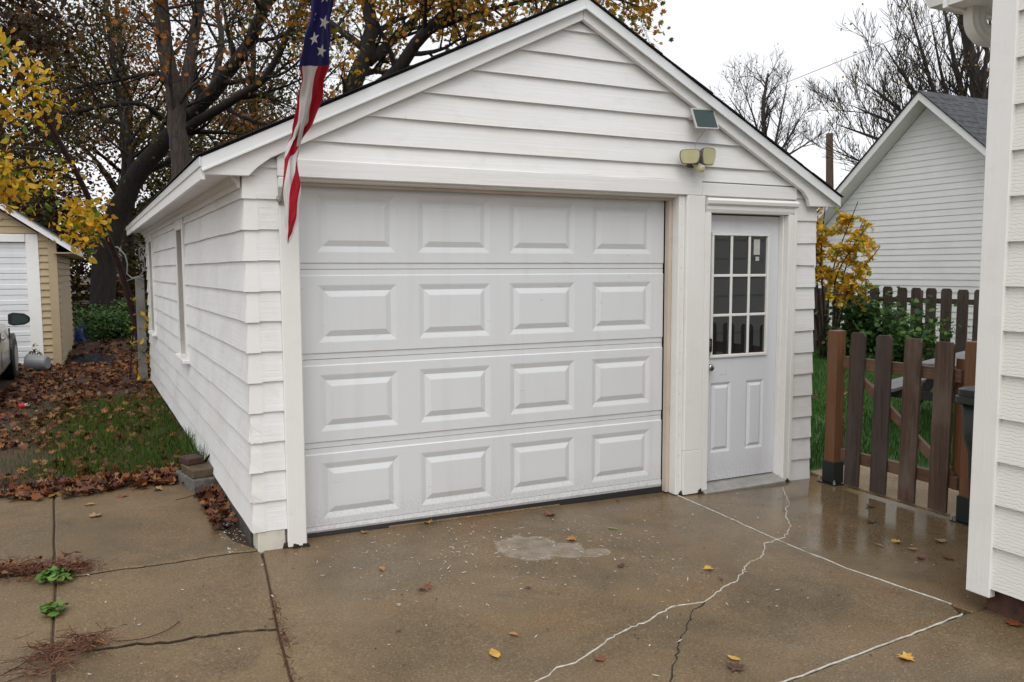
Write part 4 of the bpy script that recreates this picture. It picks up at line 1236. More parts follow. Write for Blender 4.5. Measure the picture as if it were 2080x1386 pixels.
def crumple(name, cx, cy, sx, sy, h, mat, n=14, seed=3):
    random.seed(seed)
    mb = MB()
    g = [[Vector((cx + sx * (i / n - .5) * (1 + .2 * rnd(-1, 1)), cy + sy * (j / n - .5) * (1 + .2 * rnd(-1, 1)), 0.0 + max(0, h * (1 - (2 * i / n - 1) ** 2) * (1 - (2 * j / n - 1) ** 2) * rnd(.2, 1.3)))) for j in range(n + 1)] for i in range(n + 1)]
    vs = [p for r in g for p in r]
    fs = [(i * (n + 1) + j, (i + 1) * (n + 1) + j, (i + 1) * (n + 1) + j + 1, i * (n + 1) + j + 1) for i in range(n) for j in range(n)]
    return mb.add(vs, fs).build(name, mat, smooth=True)
MAT['tarp'] = plain('black_wet_plastic', (0.006, 0.007, 0.008, 1), 0.45, spec=0.25)
tag(crumple('tarp', -1.35, 11.4, 1.0, 1.6, 0.13, 'tarp'), 'crumpled black plastic sheet lying behind the tan garage corner', 'tarp')
MAT['bluetarp'] = plain('blue_plastic', (0.006, 0.022, 0.14, 1), 0.35)
tag(crumple('plastic_sheet', -1.66, 15.9, 0.42, 0.6, 0.42, 'bluetarp', 8, 5), 'bright blue plastic lump in the weeds behind the tan garage', 'plastic sheet')
random.seed(11)
cn = thing('drink_can', (-1.92, 6.04, 0.03), 'crushed red and silver drink can among leaves beside the car', 'can')
MAT['canred'] = plain('red_can_print', (0.45, 0.02, 0.02, 1), 0.3)
CM = Matrix.Translation((-1.92, 6.04, 0.05)) @ Matrix.Rotation(rad(15), 4, 'Z') @ Matrix.Rotation(rad(90), 4, 'Y')
MB().loft([[CM @ Vector((0.033 * math.cos(a * .3927), 0.030 * math.sin(a * .3927), z)) for a in range(16)] for z in (-0.06, -0.02, 0.0)]).build('body', 'canred', cn)
MB().loft([[CM @ Vector((r * math.cos(a * .3927), r * math.sin(a * .3927), z)) for a in range(16)] for r, z in ((0.031, 0.0005), (0.030, 0.05), (0.024, 0.062))]).build('end', 'chrome', cn)

# old painted post and hose behind the garage
MAT['oldpost'] = painted_wood('peeling_white_post', (0.30, 0.28, 0.26, 1), grain=(30, 30, 2), dirt=(0.08, 0.065, 0.05), amount=0.9, chips=0.55)
wp = MB().loft([[Vector((-0.66 + dx_, 7.72 + dy_, z)) for dx_, dy_ in ((0, 0), (0.115, 0.01), (0.11, 0.10), (0.0, 0.10))] for z in (-0.1, 0.6, 1.1, 1.50)]).build('fence_post', 'oldpost', bevel=0.006)
tag(wp, 'peeling white wooden post standing at the far garage corner', 'post')
MAT['hose'] = plain('pale_cable', (0.28, 0.29, 0.28, 1), 0.5)
hz = MB()
hz.tube([(-0.95, 7.9, 1.93), (-0.86, 7.9, 1.93), (-0.77, 7.88, 1.82), (-0.745, 7.86, 1.70), (-0.76, 7.85, 1.56), (-0.70, 7.80, 1.50), (-0.60, 7.72, 1.52), (-0.535, 7.66, 1.62), (-0.535, 7.66, 1.72), (-0.595, 7.66, 1.80), (-0.59, 7.66, 1.90), (-0.535, 7.64, 1.95)], 0.010, 6)
hz.tube([(-0.76, 7.85, 1.46), (-0.68, 7.76, 1.49), (-0.60, 7.70, 1.505), (-0.55, 7.66, 1.47)], 0.008, 6)
tag(hz.build('hose', 'hose', smooth=True), 'pale hose looped over the old post behind the garage', 'hose')

# ------------------------------------------------------------------ right hand yard: lawn, back fence, house behind
lawn = MB().add([(3.97, -1.35, -0.075), (3.97, -9, -0.075), (60, -9, -0.075), (60, 40, -0.075), (3.7, 40, -0.075), (3.7, 7.6, -0.075)], [(0, 1, 2, 3, 4, 5)]).build('lawn', 'lawn')
structure(lawn, 'green back yard lawn behind the gate')
fence = thing('picket_fence', (12.0, 5.0, -0.07), 'dark brown picket fence along the far side of the lawn', 'fence')
k = 0
y = 0.4
while y < 10.2:
    picket(y, 0.20, -0.06, 1.25 + rnd(-0.015, 0.015), 11.96, 11.985, 'picket', fence, clip=0.03, lean=rnd(-.01, .01))
    y += 0.298
for z0, z1 in ((0.98, 1.07), (0.16, 0.25)):
    MB().box(11.987, 12.03, 0.2, 10.2, z0, z1).build('rail', 'picket', fence)
for y in (0.6, 2.9, 5.2, 7.5, 9.8):
    MB().box(12.032, 12.13, y - 0.05, y + 0.05, -0.1, 1.2).build('post', 'picket', fence)

nh = thing('neighbour_house', (17, 6.5, 0), 'white vinyl sided house with steep gable beyond the fence', 'house')
NW = frame((14.0, 0, 0), (0, 1, 0), (-1, 0, 0))
APY, SLP, WTOP, NEZ = 6.55, 0.885, 4.93, 2.35
nl = lambda z: APY - max(0.0, (WTOP - z) / SLP) if z > NEZ else APY - (WTOP - NEZ) / SLP
nr = lambda z: APY + max(0.0, (WTOP - z) / SLP) if z > NEZ else APY + (WTOP - NEZ) / SLP
z = 0.10
while z < WTOP - 0.03:
    zt = min(z + 0.137, WTOP)
    lap('siding_board', NW, nl(z), nr(z), z, zt, 'vinyl', nh, nl(zt), nr(zt), t=0.016, tt=0.003, jit=0, step=3)
    z += 0.127
MB().prism([(APY - 2.9, 0), (APY + 2.9, 0), (APY + 2.9, 2.35), (APY, WTOP - 0.03), (APY - 2.9, 2.35)], lambda u, v, w: Vector((w, u, v)), 14.01, 24).build('wall_core', 'vinyl', nh)
for s in (-1, 1):
    ez = NEZ - 0.20
    ey = APY + s * (WTOP - ez) / SLP
    up = 0.16
    MB().prism([(APY, WTOP + up), (ey, ez + up), (ey, ez + up - 0.16), (APY, WTOP + up - 0.16)], lambda u, v, w: Vector((w, u, v)), 13.60, 13.63).build('rake_board', 'trim_h', nh)
    MB().prism([(APY, WTOP + up - 0.15), (ey, ez + up - 0.15), (ey, ez + up - 0.135), (APY, WTOP + up - 0.135)], lambda u, v, w: Vector((w, u, v)), 13.63, 13.99).build('soffit', 'soffit', nh)
    rf = MB().prism([(APY, WTOP + up + 0.002), (ey, ez + up + 0.002), (ey, ez + up + 0.02), (APY, WTOP + up + 0.02)], lambda u, v, w: Vector((w, u, v)), 13.58, 24).build('roof', 'shingle_grey', nh)
    nC = 20
    for k in range(nC):
        a0, a1 = k / nC - 0.01, (k + 1) / nC + 0.01
        P = lambda f: (ey + (APY - ey) * f, ez + up + (WTOP - ez) * f)
        p0, p1 = P(max(a0, -0.01)), P(min(a1, 1))
        MB().prism([(p0[0], p0[1] + 0.021), (p1[0], p1[1] + 0.020), (p1[0], p1[1] + 0.026), (p0[0], p0[1] + 0.040)], lambda u, v, w: Vector((w, u, v)), 13.57, 24).build('shingle_course', 'shingle_grey', rf)

# picnic table behind the gate
MAT['greywood'] = weathered_wood('grey_wet_table_wood', (0.10, 0.095, 0.10, 1), (0.19, 0.185, 0.19, 1), (0.15, 0.14, 0.14, 1), (3, 45, 45))
MAT['tabledark'] = weathered_wood('dark_wet_table_frame', (0.025, 0.020, 0.018, 1), (0.06, 0.05, 0.045, 1), (0.045, 0.036, 0.033, 1), (3, 45, 45))
pt = thing('picnic_table', (7.3, 0.95, -0.07), 'grey weathered picnic table on the lawn behind the gate', 'picnic table')
TM = Matrix.Translation((7.15, 0.62, -0.075)) @ Matrix.Rotation(rad(20), 4, 'Z')
for k in range(5):
    MB().box(-0.9, 0.9, -0.37 + k * 0.15, -0.23 + k * 0.15, 0.70, 0.738, TM).build('top_plank', 'greywood', pt, bevel=0.004)
for s in (-1, 1):
    for k in range(2):
        MB().box(-0.9, 0.9, s * 0.70 - 0.13 + k * 0.135, s * 0.70 + k * 0.135, 0.42, 0.458, TM).build('bench_plank', 'greywood', pt, bevel=0.004)
for x in (-0.62, 0.62):
    MB().box(x - 0.02, x + 0.02, -0.80, 0.80, 0.33, 0.419, TM).build('cross_beam', 'tabledark', pt, bevel=0.004)
    MB().box(x - 0.02, x + 0.02, -0.36, 0.36, 0.61, 0.699, TM).build('cross_beam', 'tabledark', pt, bevel=0.004)
    for s in (-1, 1):
        MB().loft([[TM @ Vector((x + 0.021 + q, s * (0.62 - 0.40 * t_) + w_, t_ * 0.699)) for q, w_ in ((0, -.05), (0.038, -.05), (0.038, .05), (0, .05))] for t_ in (0.0, 1.0)]).build('leg', 'tabledark', pt)

# utility pole and service wire
MAT['polewood'] = bark('utility_pole_wood', (0.055, 0.035, 0.024, 1), (0.12, 0.075, 0.05, 1), (30, 30, 2))
up_ = MB().tube([(22.6, 16.9, -0.2), (22.75, 17.2, 3.0), (22.9, 17.5, 6.52)], [0.17, 0.15, 0.125], 12).build('utility_pole', 'polewood', smooth=True)
tag(up_, 'cut off brown utility pole behind the white neighbouring house', 'pole')
A_, B_ = Vector((19.63, 19.21, 7.65)), Vector((15.4, 6.6, 7.12))
wpts = [A_.lerp(B_, -0.6 + 2.4 * k / 40) - Vector((0, 0, 0.10 * math.sin(math.pi * k / 40))) for k in range(41)]
tag(MB().tube(wpts, 0.008, 5).build('service_wire', 'black'), 'thin overhead wire crossing the white sky at right', 'wire')

# ------------------------------------------------------------------ vegetation tools
random.seed(21)
rng = np.random.default_rng(5)
MAPLE = np.array([(0, -.5), (.10, -.18), (.40, -.30), (.35, -.07), (.52, .10), (.33, .15), (.32, .36), (.16, .30), (0, .56), (-.16, .30), (-.32, .36), (-.33, .15), (-.52, .10), (-.35, -.07), (-.40, -.30), (-.10, -.18)])
OVAL = np.array([(0, -.5), (.20, -.28), (.27, 0), (.17, .30), (0, .56), (-.17, .30), (-.27, 0), (-.20, -.28)])
LANCE = np.array([(0, -.5), (.11, -.2), (.12, .1), (0, .5), (-.12, .1), (-.11, -.2)])
TIP = np.array([(0, -.5), (.34, -.12), (.22, .30), (0, .5), (-.22, .30), (-.34, -.12)])

def leaf_cloud(C, size, tmpl, curl=0.25, flat=None, tilt=1.0):
    """one polygon per centre in C (n,3); flat: keep leaves near horizontal with that tilt"""
    n, k = len(C), len(tmpl)
    s = rng.uniform(size[0], size[1], n)
    a = rng.uniform(0, 2 * np.pi, n)
    if flat is None:
        z = rng.uniform(-1, 1, n)
        ph = rng.uniform(0, 2 * np.pi, n)
        N = np.stack([np.sqrt(1 - z * z) * np.cos(ph), np.sqrt(1 - z * z) * np.sin(ph), z], 1)
    else:
        N = np.stack([rng.normal(0, flat, n), rng.normal(0, flat, n), np.ones(n)], 1)
        N /= np.linalg.norm(N, axis=1)[:, None]
    ref = np.where(np.abs(N[:, 2:3]) < 0.9, np.array([[0, 0, 1.]]), np.array([[1., 0, 0]]))
    U = np.cross(ref, N)
    U /= np.linalg.norm(U, axis=1)[:, None]
    W = np.cross(N, U)
    ca, sa = np.cos(a)[:, None], np.sin(a)[:, None]
    U, W = U * ca + W * sa, -U * sa + W * ca
    T = tmpl
    r2 = (T ** 2).sum(1)
    cu = rng.normal(curl, abs(curl) * .7 + .02, n)
    cx = rng.normal(0, abs(curl) * 1.2 + .02, n)
    h = cu[:, None] * r2[None] * 2 + cx[:, None] * (T[:, 0] * T[:, 1])[None] * 2
    V = C[:, None, :] + (U[:, None, :] * T[None, :, 0:1] + W[:, None, :] * T[None, :, 1:2] + N[:, None, :] * h[:, :, None]) * s[:, None, None]
    F = np.arange(n * k).reshape(n, k)
    return V.reshape(-1, 3), F

def rperp(t):
    v = Vector((rnd(-1, 1), rnd(-1, 1), rnd(-1, 1)))
    v -= t * v.dot(t)
    return v.normalized() if v.length > 1e-4 else t.orthogonal().normalized()

def sprout(mb, tips, path, rads, n, length, depth, up=0.3, spread=0.9, lo=0.2, wild=0.25, rr=0.5, kids=(6, 5, 4), rmin=0.004, droop=0.0):
    m = len(path)
    for i in range(n):
        t = lo + (1 - lo) * (i + rnd(0, 1)) / n
        f = min(t * (m - 1), m - 1.001)
        j = int(f)
        p = path[j].lerp(path[j + 1], f - j)
        tg = (path[j + 1] - path[j]).normalized()
        r0 = max(rmin, (rads[j] + (rads[j + 1] - rads[j]) * (f - j)) * rr)
        d = (tg * 0.75 + rperp(tg) * spread + Vector((0, 0, up))).normalized()
        ln = length * rnd(0.55, 1.15) * (1.15 - 0.5 * t)
        segs = 5 if depth > 0 else 4
        q = [p.copy()]
        for s in range(segs):
            d = (d + Vector((rnd(-1, 1), rnd(-1, 1), rnd(-1, 1))) * wild + Vector((0, 0, up * 0.15 - droop))).normalized()
            q.append(q[-1] + d * (ln / segs))
        rs = [r0 + (max(rmin * 0.6, r0 * 0.25) - r0) * (s / segs) for s in range(segs + 1)]
        mb.tube(q, rs, 5 if depth > 1 else (4 if depth > 0 else 3), cap=False)
        if depth > 0:
            sprout(mb, tips, q, rs, kids[-depth], length * 0.52, depth - 1, up, spread, 0.25, wild, 0.62, kids, rmin, droop)
        if depth <= 1:
            tips.extend(q[2:])

def limbs_tree(name, base, label, limbs, bark_mat, leaf=None, nspr=8, length=2.0, depth=2, up=0.3, spread=0.9, kids=(6, 5, 4), lo=0.25, group=None, keep=None, rmin=0.004, droop=0.0, wild=0.25, rr=0.5):
    t = thing(name, base, label, 'tree', group)
    mb = MB()
    tips = []
    for pts, r0, r1 in limbs:
        P = smooth_path(pts, 4)
        P = [p + Vector((rnd(-1, 1), rnd(-1, 1), 0)) * r0 * 0.10 for p in P]
        rs = [r0 + (r1 - r0) * (i / (len(P) - 1)) for i in range(len(P))]
        mb.tube(P, rs, 12 if r0 > 0.12 else 8)
        k = nspr if len(pts) > 3 else max(3, nspr * 2 // 3)
        sprout(mb, tips, P, rs, k, length, depth, up, spread, lo, wild, rr, kids, rmin, droop)
    mb.build('trunk', bark_mat, t, smooth=True)
    if leaf:
        mat, n, size, tmpl, scat = leaf
        T = np.array([tuple(p) for p in tips])
        if keep is not None:
            T = T[keep(T)]
        if len(T):
            C = T[rng.integers(0, len(T), n)] + rng.normal(0, scat, (n, 3))
            V, F = leaf_cloud(C, size, tmpl)
            stuff(np_mesh('crown', V, F, mat, t))
    return t

def up_tree(base, h, spread_r, nl, r0, seed, lean=(0, 0)):
    """trunk and limbs of a free-standing tree"""
    random.seed(seed)
    b = Vector(base)
    top = b + Vector((lean[0], lean[1], h))
    tr = [b.lerp(top, k / 5) + Vector((rnd(-.2, .2), rnd(-.2, .2), 0)) * (k > 0) for k in range(6)]
    L_ = [([tuple(p) for p in tr], r0, r0 * 0.25)]
    for i in range(nl):
        f = rnd(0.28, 0.9)
        s = b.lerp(top, f)
        a = 2 * math.pi * i / nl + rnd(-.5, .5)
        ln = spread_r * rnd(0.6, 1.1) * (1.1 - 0.5 * f)
        e = s + Vector((math.cos(a) * ln, math.sin(a) * ln, ln * rnd(0.35, 0.9)))
        m = s.lerp(e, 0.5) + Vector((0, 0, rnd(0.0, 0.25) * ln))
        L_.append(([tuple(s), tuple(m), tuple(e)], r0 * 0.5 * (1.1 - f), r0 * 0.10))
    return L_

# bark and leaf colours
MAT['bark_dark'] = bark('wet_dark_bark', (0.006, 0.0045, 0.0035, 1), (0.022, 0.015, 0.011, 1))
MAT['bark_grey'] = bark('ridged_grey_brown_bark', (0.014, 0.010, 0.008, 1), (0.060, 0.042, 0.031, 1), (24, 24, 4))
MAT['bark_red'] = bark('reddish_thin_bark', (0.020, 0.008, 0.005, 1), (0.048, 0.019, 0.012, 1), (25, 25, 6))
MAT['bark_far'] = bark('far_bare_bark', (0.030, 0.023, 0.020, 1), (0.060, 0.046, 0.040, 1))
MAT['lf_yellow'] = foliage('big_yellow_leaves', [(0.0, (0.58, 0.34, 0.015, 1)), (0.35, (0.68, 0.42, 0.02, 1)), (0.6, (0.48, 0.20, 0.012, 1)), (0.72, (0.62, 0.46, 0.05, 1)), (0.82, (0.14, 0.20, 0.02, 1)), (1.0, (0.07, 0.13, 0.02, 1))])
MAT['lf_orange'] = foliage('orange_maple_leaves', [(0.0, (0.30, 0.10, 0.012, 1)), (0.3, (0.40, 0.17, 0.015, 1)), (0.55, (0.46, 0.25, 0.02, 1)), (0.75, (0.20, 0.17, 0.02, 1)), (0.9, (0.10, 0.13, 0.018, 1)), (1.0, (0.06, 0.09, 0.015, 1))])
MAT['lf_rust'] = foliage('rust_leaves', [(0.0, (0.10, 0.030, 0.008, 1)), (0.4, (0.26, 0.085, 0.012, 1)), (0.7, (0.34, 0.13, 0.015, 1)), (1.0, (0.12, 0.07, 0.012, 1))])
MAT['lf_olive'] = foliage('olive_yellow_leaves', [(0.0, (0.035, 0.030, 0.006, 1)), (0.35, (0.085, 0.065, 0.009, 1)), (0.6, (0.17, 0.115, 0.012, 1)), (0.8, (0.05, 0.050, 0.010, 1)), (1.0, (0.02, 0.022, 0.006, 1))])
MAT['lf_brown'] = foliage('dark_brown_leaves', [(0.0, (0.015, 0.009, 0.005, 1)), (0.5, (0.045, 0.022, 0.008, 1)), (0.8, (0.085, 0.040, 0.010, 1)), (1.0, (0.03, 0.025, 0.008, 1))])
MAT['lf_green'] = foliage('green_shrub_leaves', [(0.0, (0.018, 0.045, 0.012, 1)), (0.4, (0.040, 0.095, 0.022, 1)), (0.75, (0.075, 0.15, 0.035, 1)), (1.0, (0.12, 0.20, 0.05, 1))], trans=0.25)
MAT['lf_elm'] = foliage('pale_olive_gold_leaves', [(0.0, (0.20, 0.15, 0.03, 1)), (0.5, (0.30, 0.22, 0.04, 1)), (1.0, (0.38, 0.24, 0.04, 1))])
MAT['lf_sumac'] = foliage('yellow_orange_sumac_leaves', [(0.0, (0.64, 0.36, 0.02, 1)), (0.4, (0.72, 0.46, 0.03, 1)), (0.6, (0.60, 0.24, 0.015, 1)), (0.78, (0.50, 0.40, 0.05, 1)), (0.88, (0.26, 0.32, 0.05, 1)), (1.0, (0.20, 0.28, 0.04, 1))], trans=0.5)

# ------------------------------------------------------------------ trees on the left and behind the garage
A1 = [(-1.23, 21.97, -0.3), (-1.07, 22.06, 2.05), (-0.62, 21.98, 3.48), (0.0, 21.56, 4.6), (0.79, 20.93, 5.55), (1.79, 19.98, 6.56), (2.51, 19.17, 7.53), (2.95, 18.48, 8.45), (3.42, 18.38, 9.76)]
A2 = [(0.66, 21.09, 5.35), (1.42, 19.87, 5.77), (2.36, 18.56, 6.28), (2.91, 17.77, 6.68), (3.44, 17.06, 7.76), (3.94, 16.36, 8.83)]
A3 = [(-0.58, 21.97, 3.55), (-0.37, 22.59, 5.28), (-0.51, 23.37, 6.85), (-0.66, 24.16, 8.49), (-0.77, 24.96, 10.49)]
A4 = [(0.8, 20.94, 5.66), (0.02, 20.25, 6.16), (-1.07, 19.64, 5.89), (-1.87, 19.45, 5.64), (-2.9, 19.2, 5.5)]
A5 = [(1.79, 19.98, 6.56), (0.64, 21.74, 7.36), (-0.66, 22.92, 7.26), (-2.15, 24.19, 7.08)]
A6 = [(1.79, 19.98, 6.56), (2.23, 21.04, 8.21), (2.28, 22.29, 9.84), (2.47, 22.32, 11.03)]
random.seed(31)
limbs_tree('maple_tree', (-1.2, 22, 0), 'massive dark trunked tree leaning right in the back yard at left', [(A1, 0.36, 0.11), (A2, 0.15, 0.06), (A3, 0.15, 0.06), (A4, 0.085, 0.03), (A5, 0.10, 0.03), (A6, 0.12, 0.04)], 'bark_dark', ('lf_olive', 9000, (0.07, 0.14), TIP, 0.30), nspr=12, length=2.6, depth=2, up=0.15, spread=0.95, kids=(6, 6, 5), rmin=0.007)
B1 = [(0.17, 11.21, -0.1), (0.26, 11.47, 3.22), (0.24, 11.58, 4.21), (0.21, 11.66, 4.92), (0.11, 11.78, 5.64), (0.06, 11.89, 6.54), (0.04, 12.0, 7.62), (0.02, 12.1, 9.5)]
B2 = [(0.28, 11.6, 4.5), (0.51, 11.79, 5.42), (0.69, 12.01, 6.3), (0.87, 12.25, 7.39), (1.1, 12.6, 9.3)]
random.seed(32)
limbs_tree('ash_tree', (0.17, 11.2, 0), 'straight grey barked tree with forked trunk just behind the garage', [(B1, 0.18, 0.11), (B2, 0.115, 0.07)], 'bark_grey', ('lf_rust', 700, (0.08, 0.13), MAPLE, 0.2), nspr=14, length=1.6, depth=2, up=0.0, spread=1.1, kids=(4, 4, 3), rmin=0.005, lo=0.3, rr=0.28)
C1_ = [(3.27, 11.99, -0.2), (3.55, 12.2, 3.6), (3.66, 12.24, 5.15), (3.97, 12.17, 6.02), (4.11, 12.16, 6.68), (4.0, 12.3, 7.49), (3.96, 12.4, 8.41)]
C2_ = [(4.02, 12.13, 5.91), (4.68, 12.43, 6.51), (5.4, 12.71, 7.24), (5.91, 12.52, 7.94)]
C3_ = [(3.69, 12.23, 5.0), (4.33, 11.39, 5.54), (4.79, 10.9, 6.24), (5.35, 10.45, 6.8), (5.89, 10.25, 7.42)]
C4_ = [(4.79, 10.9, 6.24), (5.52, 10.12, 6.5), (6.31, 9.18, 6.62), (7.15, 8.44, 6.65), (7.79, 7.64, 6.21)]
C5_ = [(3.96, 12.19, 6.17), (3.62, 12.85, 6.7), (3.26, 13.52, 7.24), (3.06, 13.94, 8.17)]
C6_ = [(4.33, 11.39, 5.54), (5.4, 10.6, 5.75), (6.6, 9.9, 6.3), (7.2, 9.5, 7.1)]
random.seed(33)
limbs_tree('orange_maple', (3.3, 12, 0), 'orange leaved maple rising behind the garage roof right of the flag', [(C1_, 0.21, 0.11), (C2_, 0.12, 0.06), (C3_, 0.15, 0.08), (C4_, 0.06, 0.02), (C5_, 0.09, 0.04), (C6_, 0.11, 0.05)], 'bark_dark', ('lf_orange', 7500, (0.07, 0.135), MAPLE, 0.16), nspr=8, length=1.7, depth=2, up=0.15, spread=0.95, kids=(5, 5, 4), rmin=0.005)
S1_ = [(-0.51, 8.18, -0.1), (-0.69, 8.03, 0.97), (-0.89, 7.77, 1.81), (-1.1, 7.36, 2.31), (-1.25, 7.02, 2.72), (-1.55, 6.56, 3.36), (-1.76, 6.25, 3.74), (-2.0, 5.95, 4.03)]
random.seed(34)
def keep_low(T):
    return (T[:, 0] < -1.0) & (T[:, 2] > 1.95)
limbs_tree('young_tree', (-0.5, 8.2, 0), 'thin reddish leaning tree with big yellow leaves beside the garage wall', [(S1_, 0.052, 0.022), ([(-1.25, 7.02, 2.72), (-1.7, 6.7, 2.85), (-2.1, 6.4, 2.7)], 0.022, 0.008), ([(-1.1, 7.36, 2.31), (-1.3, 6.9, 2.3), (-1.25, 6.5, 2.05)], 0.016, 0.006), ([(-1.4, 6.8, 3.05), (-1.9, 6.3, 3.0), (-2.3, 6.0, 2.55)], 0.02, 0.006), ([(-1.0, 7.5, 2.1), (-1.15, 7.2, 2.2), (-1.12, 7.0, 1.95)], 0.012, 0.005)], 'bark_red', ('lf_yellow', 1150, (0.065, 0.12), OVAL, 0.11), nspr=6, length=0.55, depth=1, up=-0.25, spread=1.0, kids=(4, 3), lo=0.45, keep=keep_low, rmin=0.004, droop=0.08)

# trees farther back on the left, each with its own crown
BACK = [
    ('dark_tree', (-5.2, 19.5, 0), 9.0, 4.2, 9, 0.26, 41, 'lf_brown', 6500, 'dark brown leaved tree filling the upper left corner'),
    ('rust_tree', (-0.2, 33.0, 0), 13.0, 4.5, 9, 0.30, 42, 'lf_rust', 5200, 'rust orange tree far behind the massive dark trunk'),
    ('olive_tree', (-4.5, 33.0, 0), 10.5, 5.0, 10, 0.28, 43, 'lf_olive', 7000, 'olive yellow tree behind the tan garage roof'),
    ('bare_tree', (5.2, 33.5, 0), 13.5, 5.0, 11, 0.30, 44, 'lf_olive', 900, 'nearly bare twiggy tree between the grey trunk and the flag'),
    ('bare_tree', (8.6, 36.5, 0), 13.0, 5.0, 11, 0.28, 45, 'lf_olive', 700, 'nearly bare tree low behind the garage roof right of the flag'),
    ('olive_tree', (2.4, 28.0, 0), 7.0, 3.2, 9, 0.20, 46, 'lf_olive', 6000, 'small olive leaved tree low behind the forked grey trunk'),
    ('orange_tree', (-2.4, 40.0, 0), 4.6, 2.0, 8, 0.12, 47, 'lf_orange', 2600, 'small bright orange tree far beyond the tan garage corner'),
    ('rust_tree', (3.6, 24.5, 0), 7.4, 2.2, 8, 0.16, 48, 'lf_rust', 1500, 'rust leaved sapling showing just above the garage eave'),
]
for nm, b, h, sr, nl, r0, sd_, lm, nlv, lab in BACK:
    L_ = up_tree(b, h, sr, nl, r0, sd_)
    limbs_tree(nm, b, lab, L_, 'bark_dark', (lm, int(nlv * 1.25), (0.09, 0.18), TIP, 0.45), nspr=8, length=sr * 0.55, depth=2, up=0.25, spread=0.9, kids=(5, 5, 4), rmin=0.008, group='trees behind the garages')

# ------------------------------------------------------------------ right hand trees
R1 = [(25.63, 13.21, -0.2), (25.75, 13.61, 3.69), (25.91, 13.72, 5.71), (25.91, 13.91, 7.72), (25.68, 14.19, 9.4), (25.38, 14.53, 11.41)]
RL = [[(25.76, 13.63, 4.03), (25.08, 14.22, 6.75), (23.66, 14.09, 9.77)], [(25.77, 13.65, 4.23), (24.69, 14.47, 7.24), (23.85, 15.23, 10.91)], [(25.78, 13.66, 4.43), (24.3, 14.63, 7.01), (22.24, 14.71, 8.96)], [(25.79, 13.68, 4.63), (23.99, 14.74, 6.52), (22.52, 15.59, 7.9)], [(25.79, 13.69, 4.83), (23.73, 14.84, 6.29), (21.21, 15.02, 6.95)], [(25.8, 13.71, 4.4), (23.46, 14.93, 5.7), (21.53, 15.88, 6.5)], [(25.83, 13.76, 5.71), (25.28, 14.29, 8.42), (25.79, 15.51, 12.11)], [(25.83, 13.76, 3.6), (23.49, 14.88, 4.7), (21.0, 15.4, 5.5)], [(25.83, 13.76, 5.71), (26.39, 13.72, 8.12), (27.88, 14.43, 11.41)], [(25.83, 13.76, 5.71), (26.65, 13.53, 7.51), (27.36, 13.4, 9.72)], [(25.80, 13.7, 5.0), (25.2, 13.2, 7.5), (24.6, 12.6, 10.3)]]
random.seed(51)
limbs_tree('elm_tree', (25.6, 13.2, 0), 'big bare spreading tree behind the white neighbouring house', [(R1, 0.36, 0.10)] + [(p, 0.15, 0.012) for p in RL], 'bark_far', ('lf_elm', 900, (0.07, 0.12), TIP, 0.2), nspr=17, length=2.1, depth=2, up=0.42, spread=0.62, kids=(6, 6, 5), lo=0.18, rmin=0.009, wild=0.16)
R2 = [(24.92, 22.46, -0.2), (25.17, 22.92, 4.76), (25.12, 23.15, 6.91), (25.1, 23.33, 8.64), (25.35, 23.35, 10.15)]
RM = [[(25.17, 22.97, 5.19), (24.54, 23.51, 7.62), (23.07, 23.24, 8.97)], [(25.18, 22.98, 5.4), (24.79, 23.41, 7.88), (24.97, 24.64, 9.95)], [(25.19, 23.0, 5.62), (25.72, 22.97, 7.99), (26.12, 22.96, 9.93)], [(25.2, 23.02, 5.84), (26.09, 22.73, 7.39), (26.85, 22.49, 8.74)], [(25.21, 23.03, 6.05), (26.16, 22.63, 6.69), (26.9, 21.9, 7.3)], [(25.21, 23.05, 6.27), (24.41, 23.5, 6.92), (23.0, 24.2, 7.6)]]
random.seed(52)
limbs_tree('bare_tree', (24.9, 22.5, 0), 'small bare rounded tree showing above the right roof slope', [(R2, 0.20, 0.05)] + [(p, 0.08, 0.010) for p in RM], 'bark_far', ('lf_elm', 250, (0.07, 0.11), TIP, 0.2), nspr=16, length=1.7, depth=2, up=0.35, spread=0.75, kids=(5, 5, 4), lo=0.2, rmin=0.008)

# sumac in front of the fence
random.seed(53)
su = thing('sumac', (10.9, 6.2, -0.07), 'slender yellow orange sumac beside the garage corner and fence', 'tree')
mb = MB()
rach = []
for k, (tx, ty, tz) in enumerate([(10.6, 6.5, 3.0), (10.5, 5.9, 3.05), (10.7, 5.4, 2.75), (10.4, 4.9, 2.35), (10.9, 6.9, 2.5), (10.5, 4.75, 1.95), (10.5, 6.1, 2.55), (10.6, 5.2, 2.4)]):
    b = Vector((10.9 + rnd(-.1, .1), 6.15 + rnd(-.2, .2), -0.1))
    e = Vector((tx, ty, tz))
    m = b.lerp(e, 0.55) + Vector((rnd(-.1, .1), rnd(.05, .25), 0.25))
    P = smooth_path([b, b.lerp(m, .5) + Vector((0, 0, .05)), m, e], 4)
    mb.tube(P, [0.022 + (0.007 - 0.022) * i / (len(P) - 1) for i in range(len(P))], 6)
    for q in range(16):
        f = rnd(0.60, 1.0)
        j = min(int(f * (len(P) - 1)), len(P) - 2)
        d = Vector((rnd(-1, 1), rnd(-1, 1), rnd(-.2, .6))).normalized()
        r = [P[j]]
        for s in range(6):
            d = (d + Vector((0, 0, -0.22))).normalized()
            r.append(r[-1] + d * rnd(0.05, 0.085))
        mb.tube(r, 0.003, 3, cap=False)
        rach.append(r)
mb.build('trunk', 'bark_red', su, smooth=True)
C = []
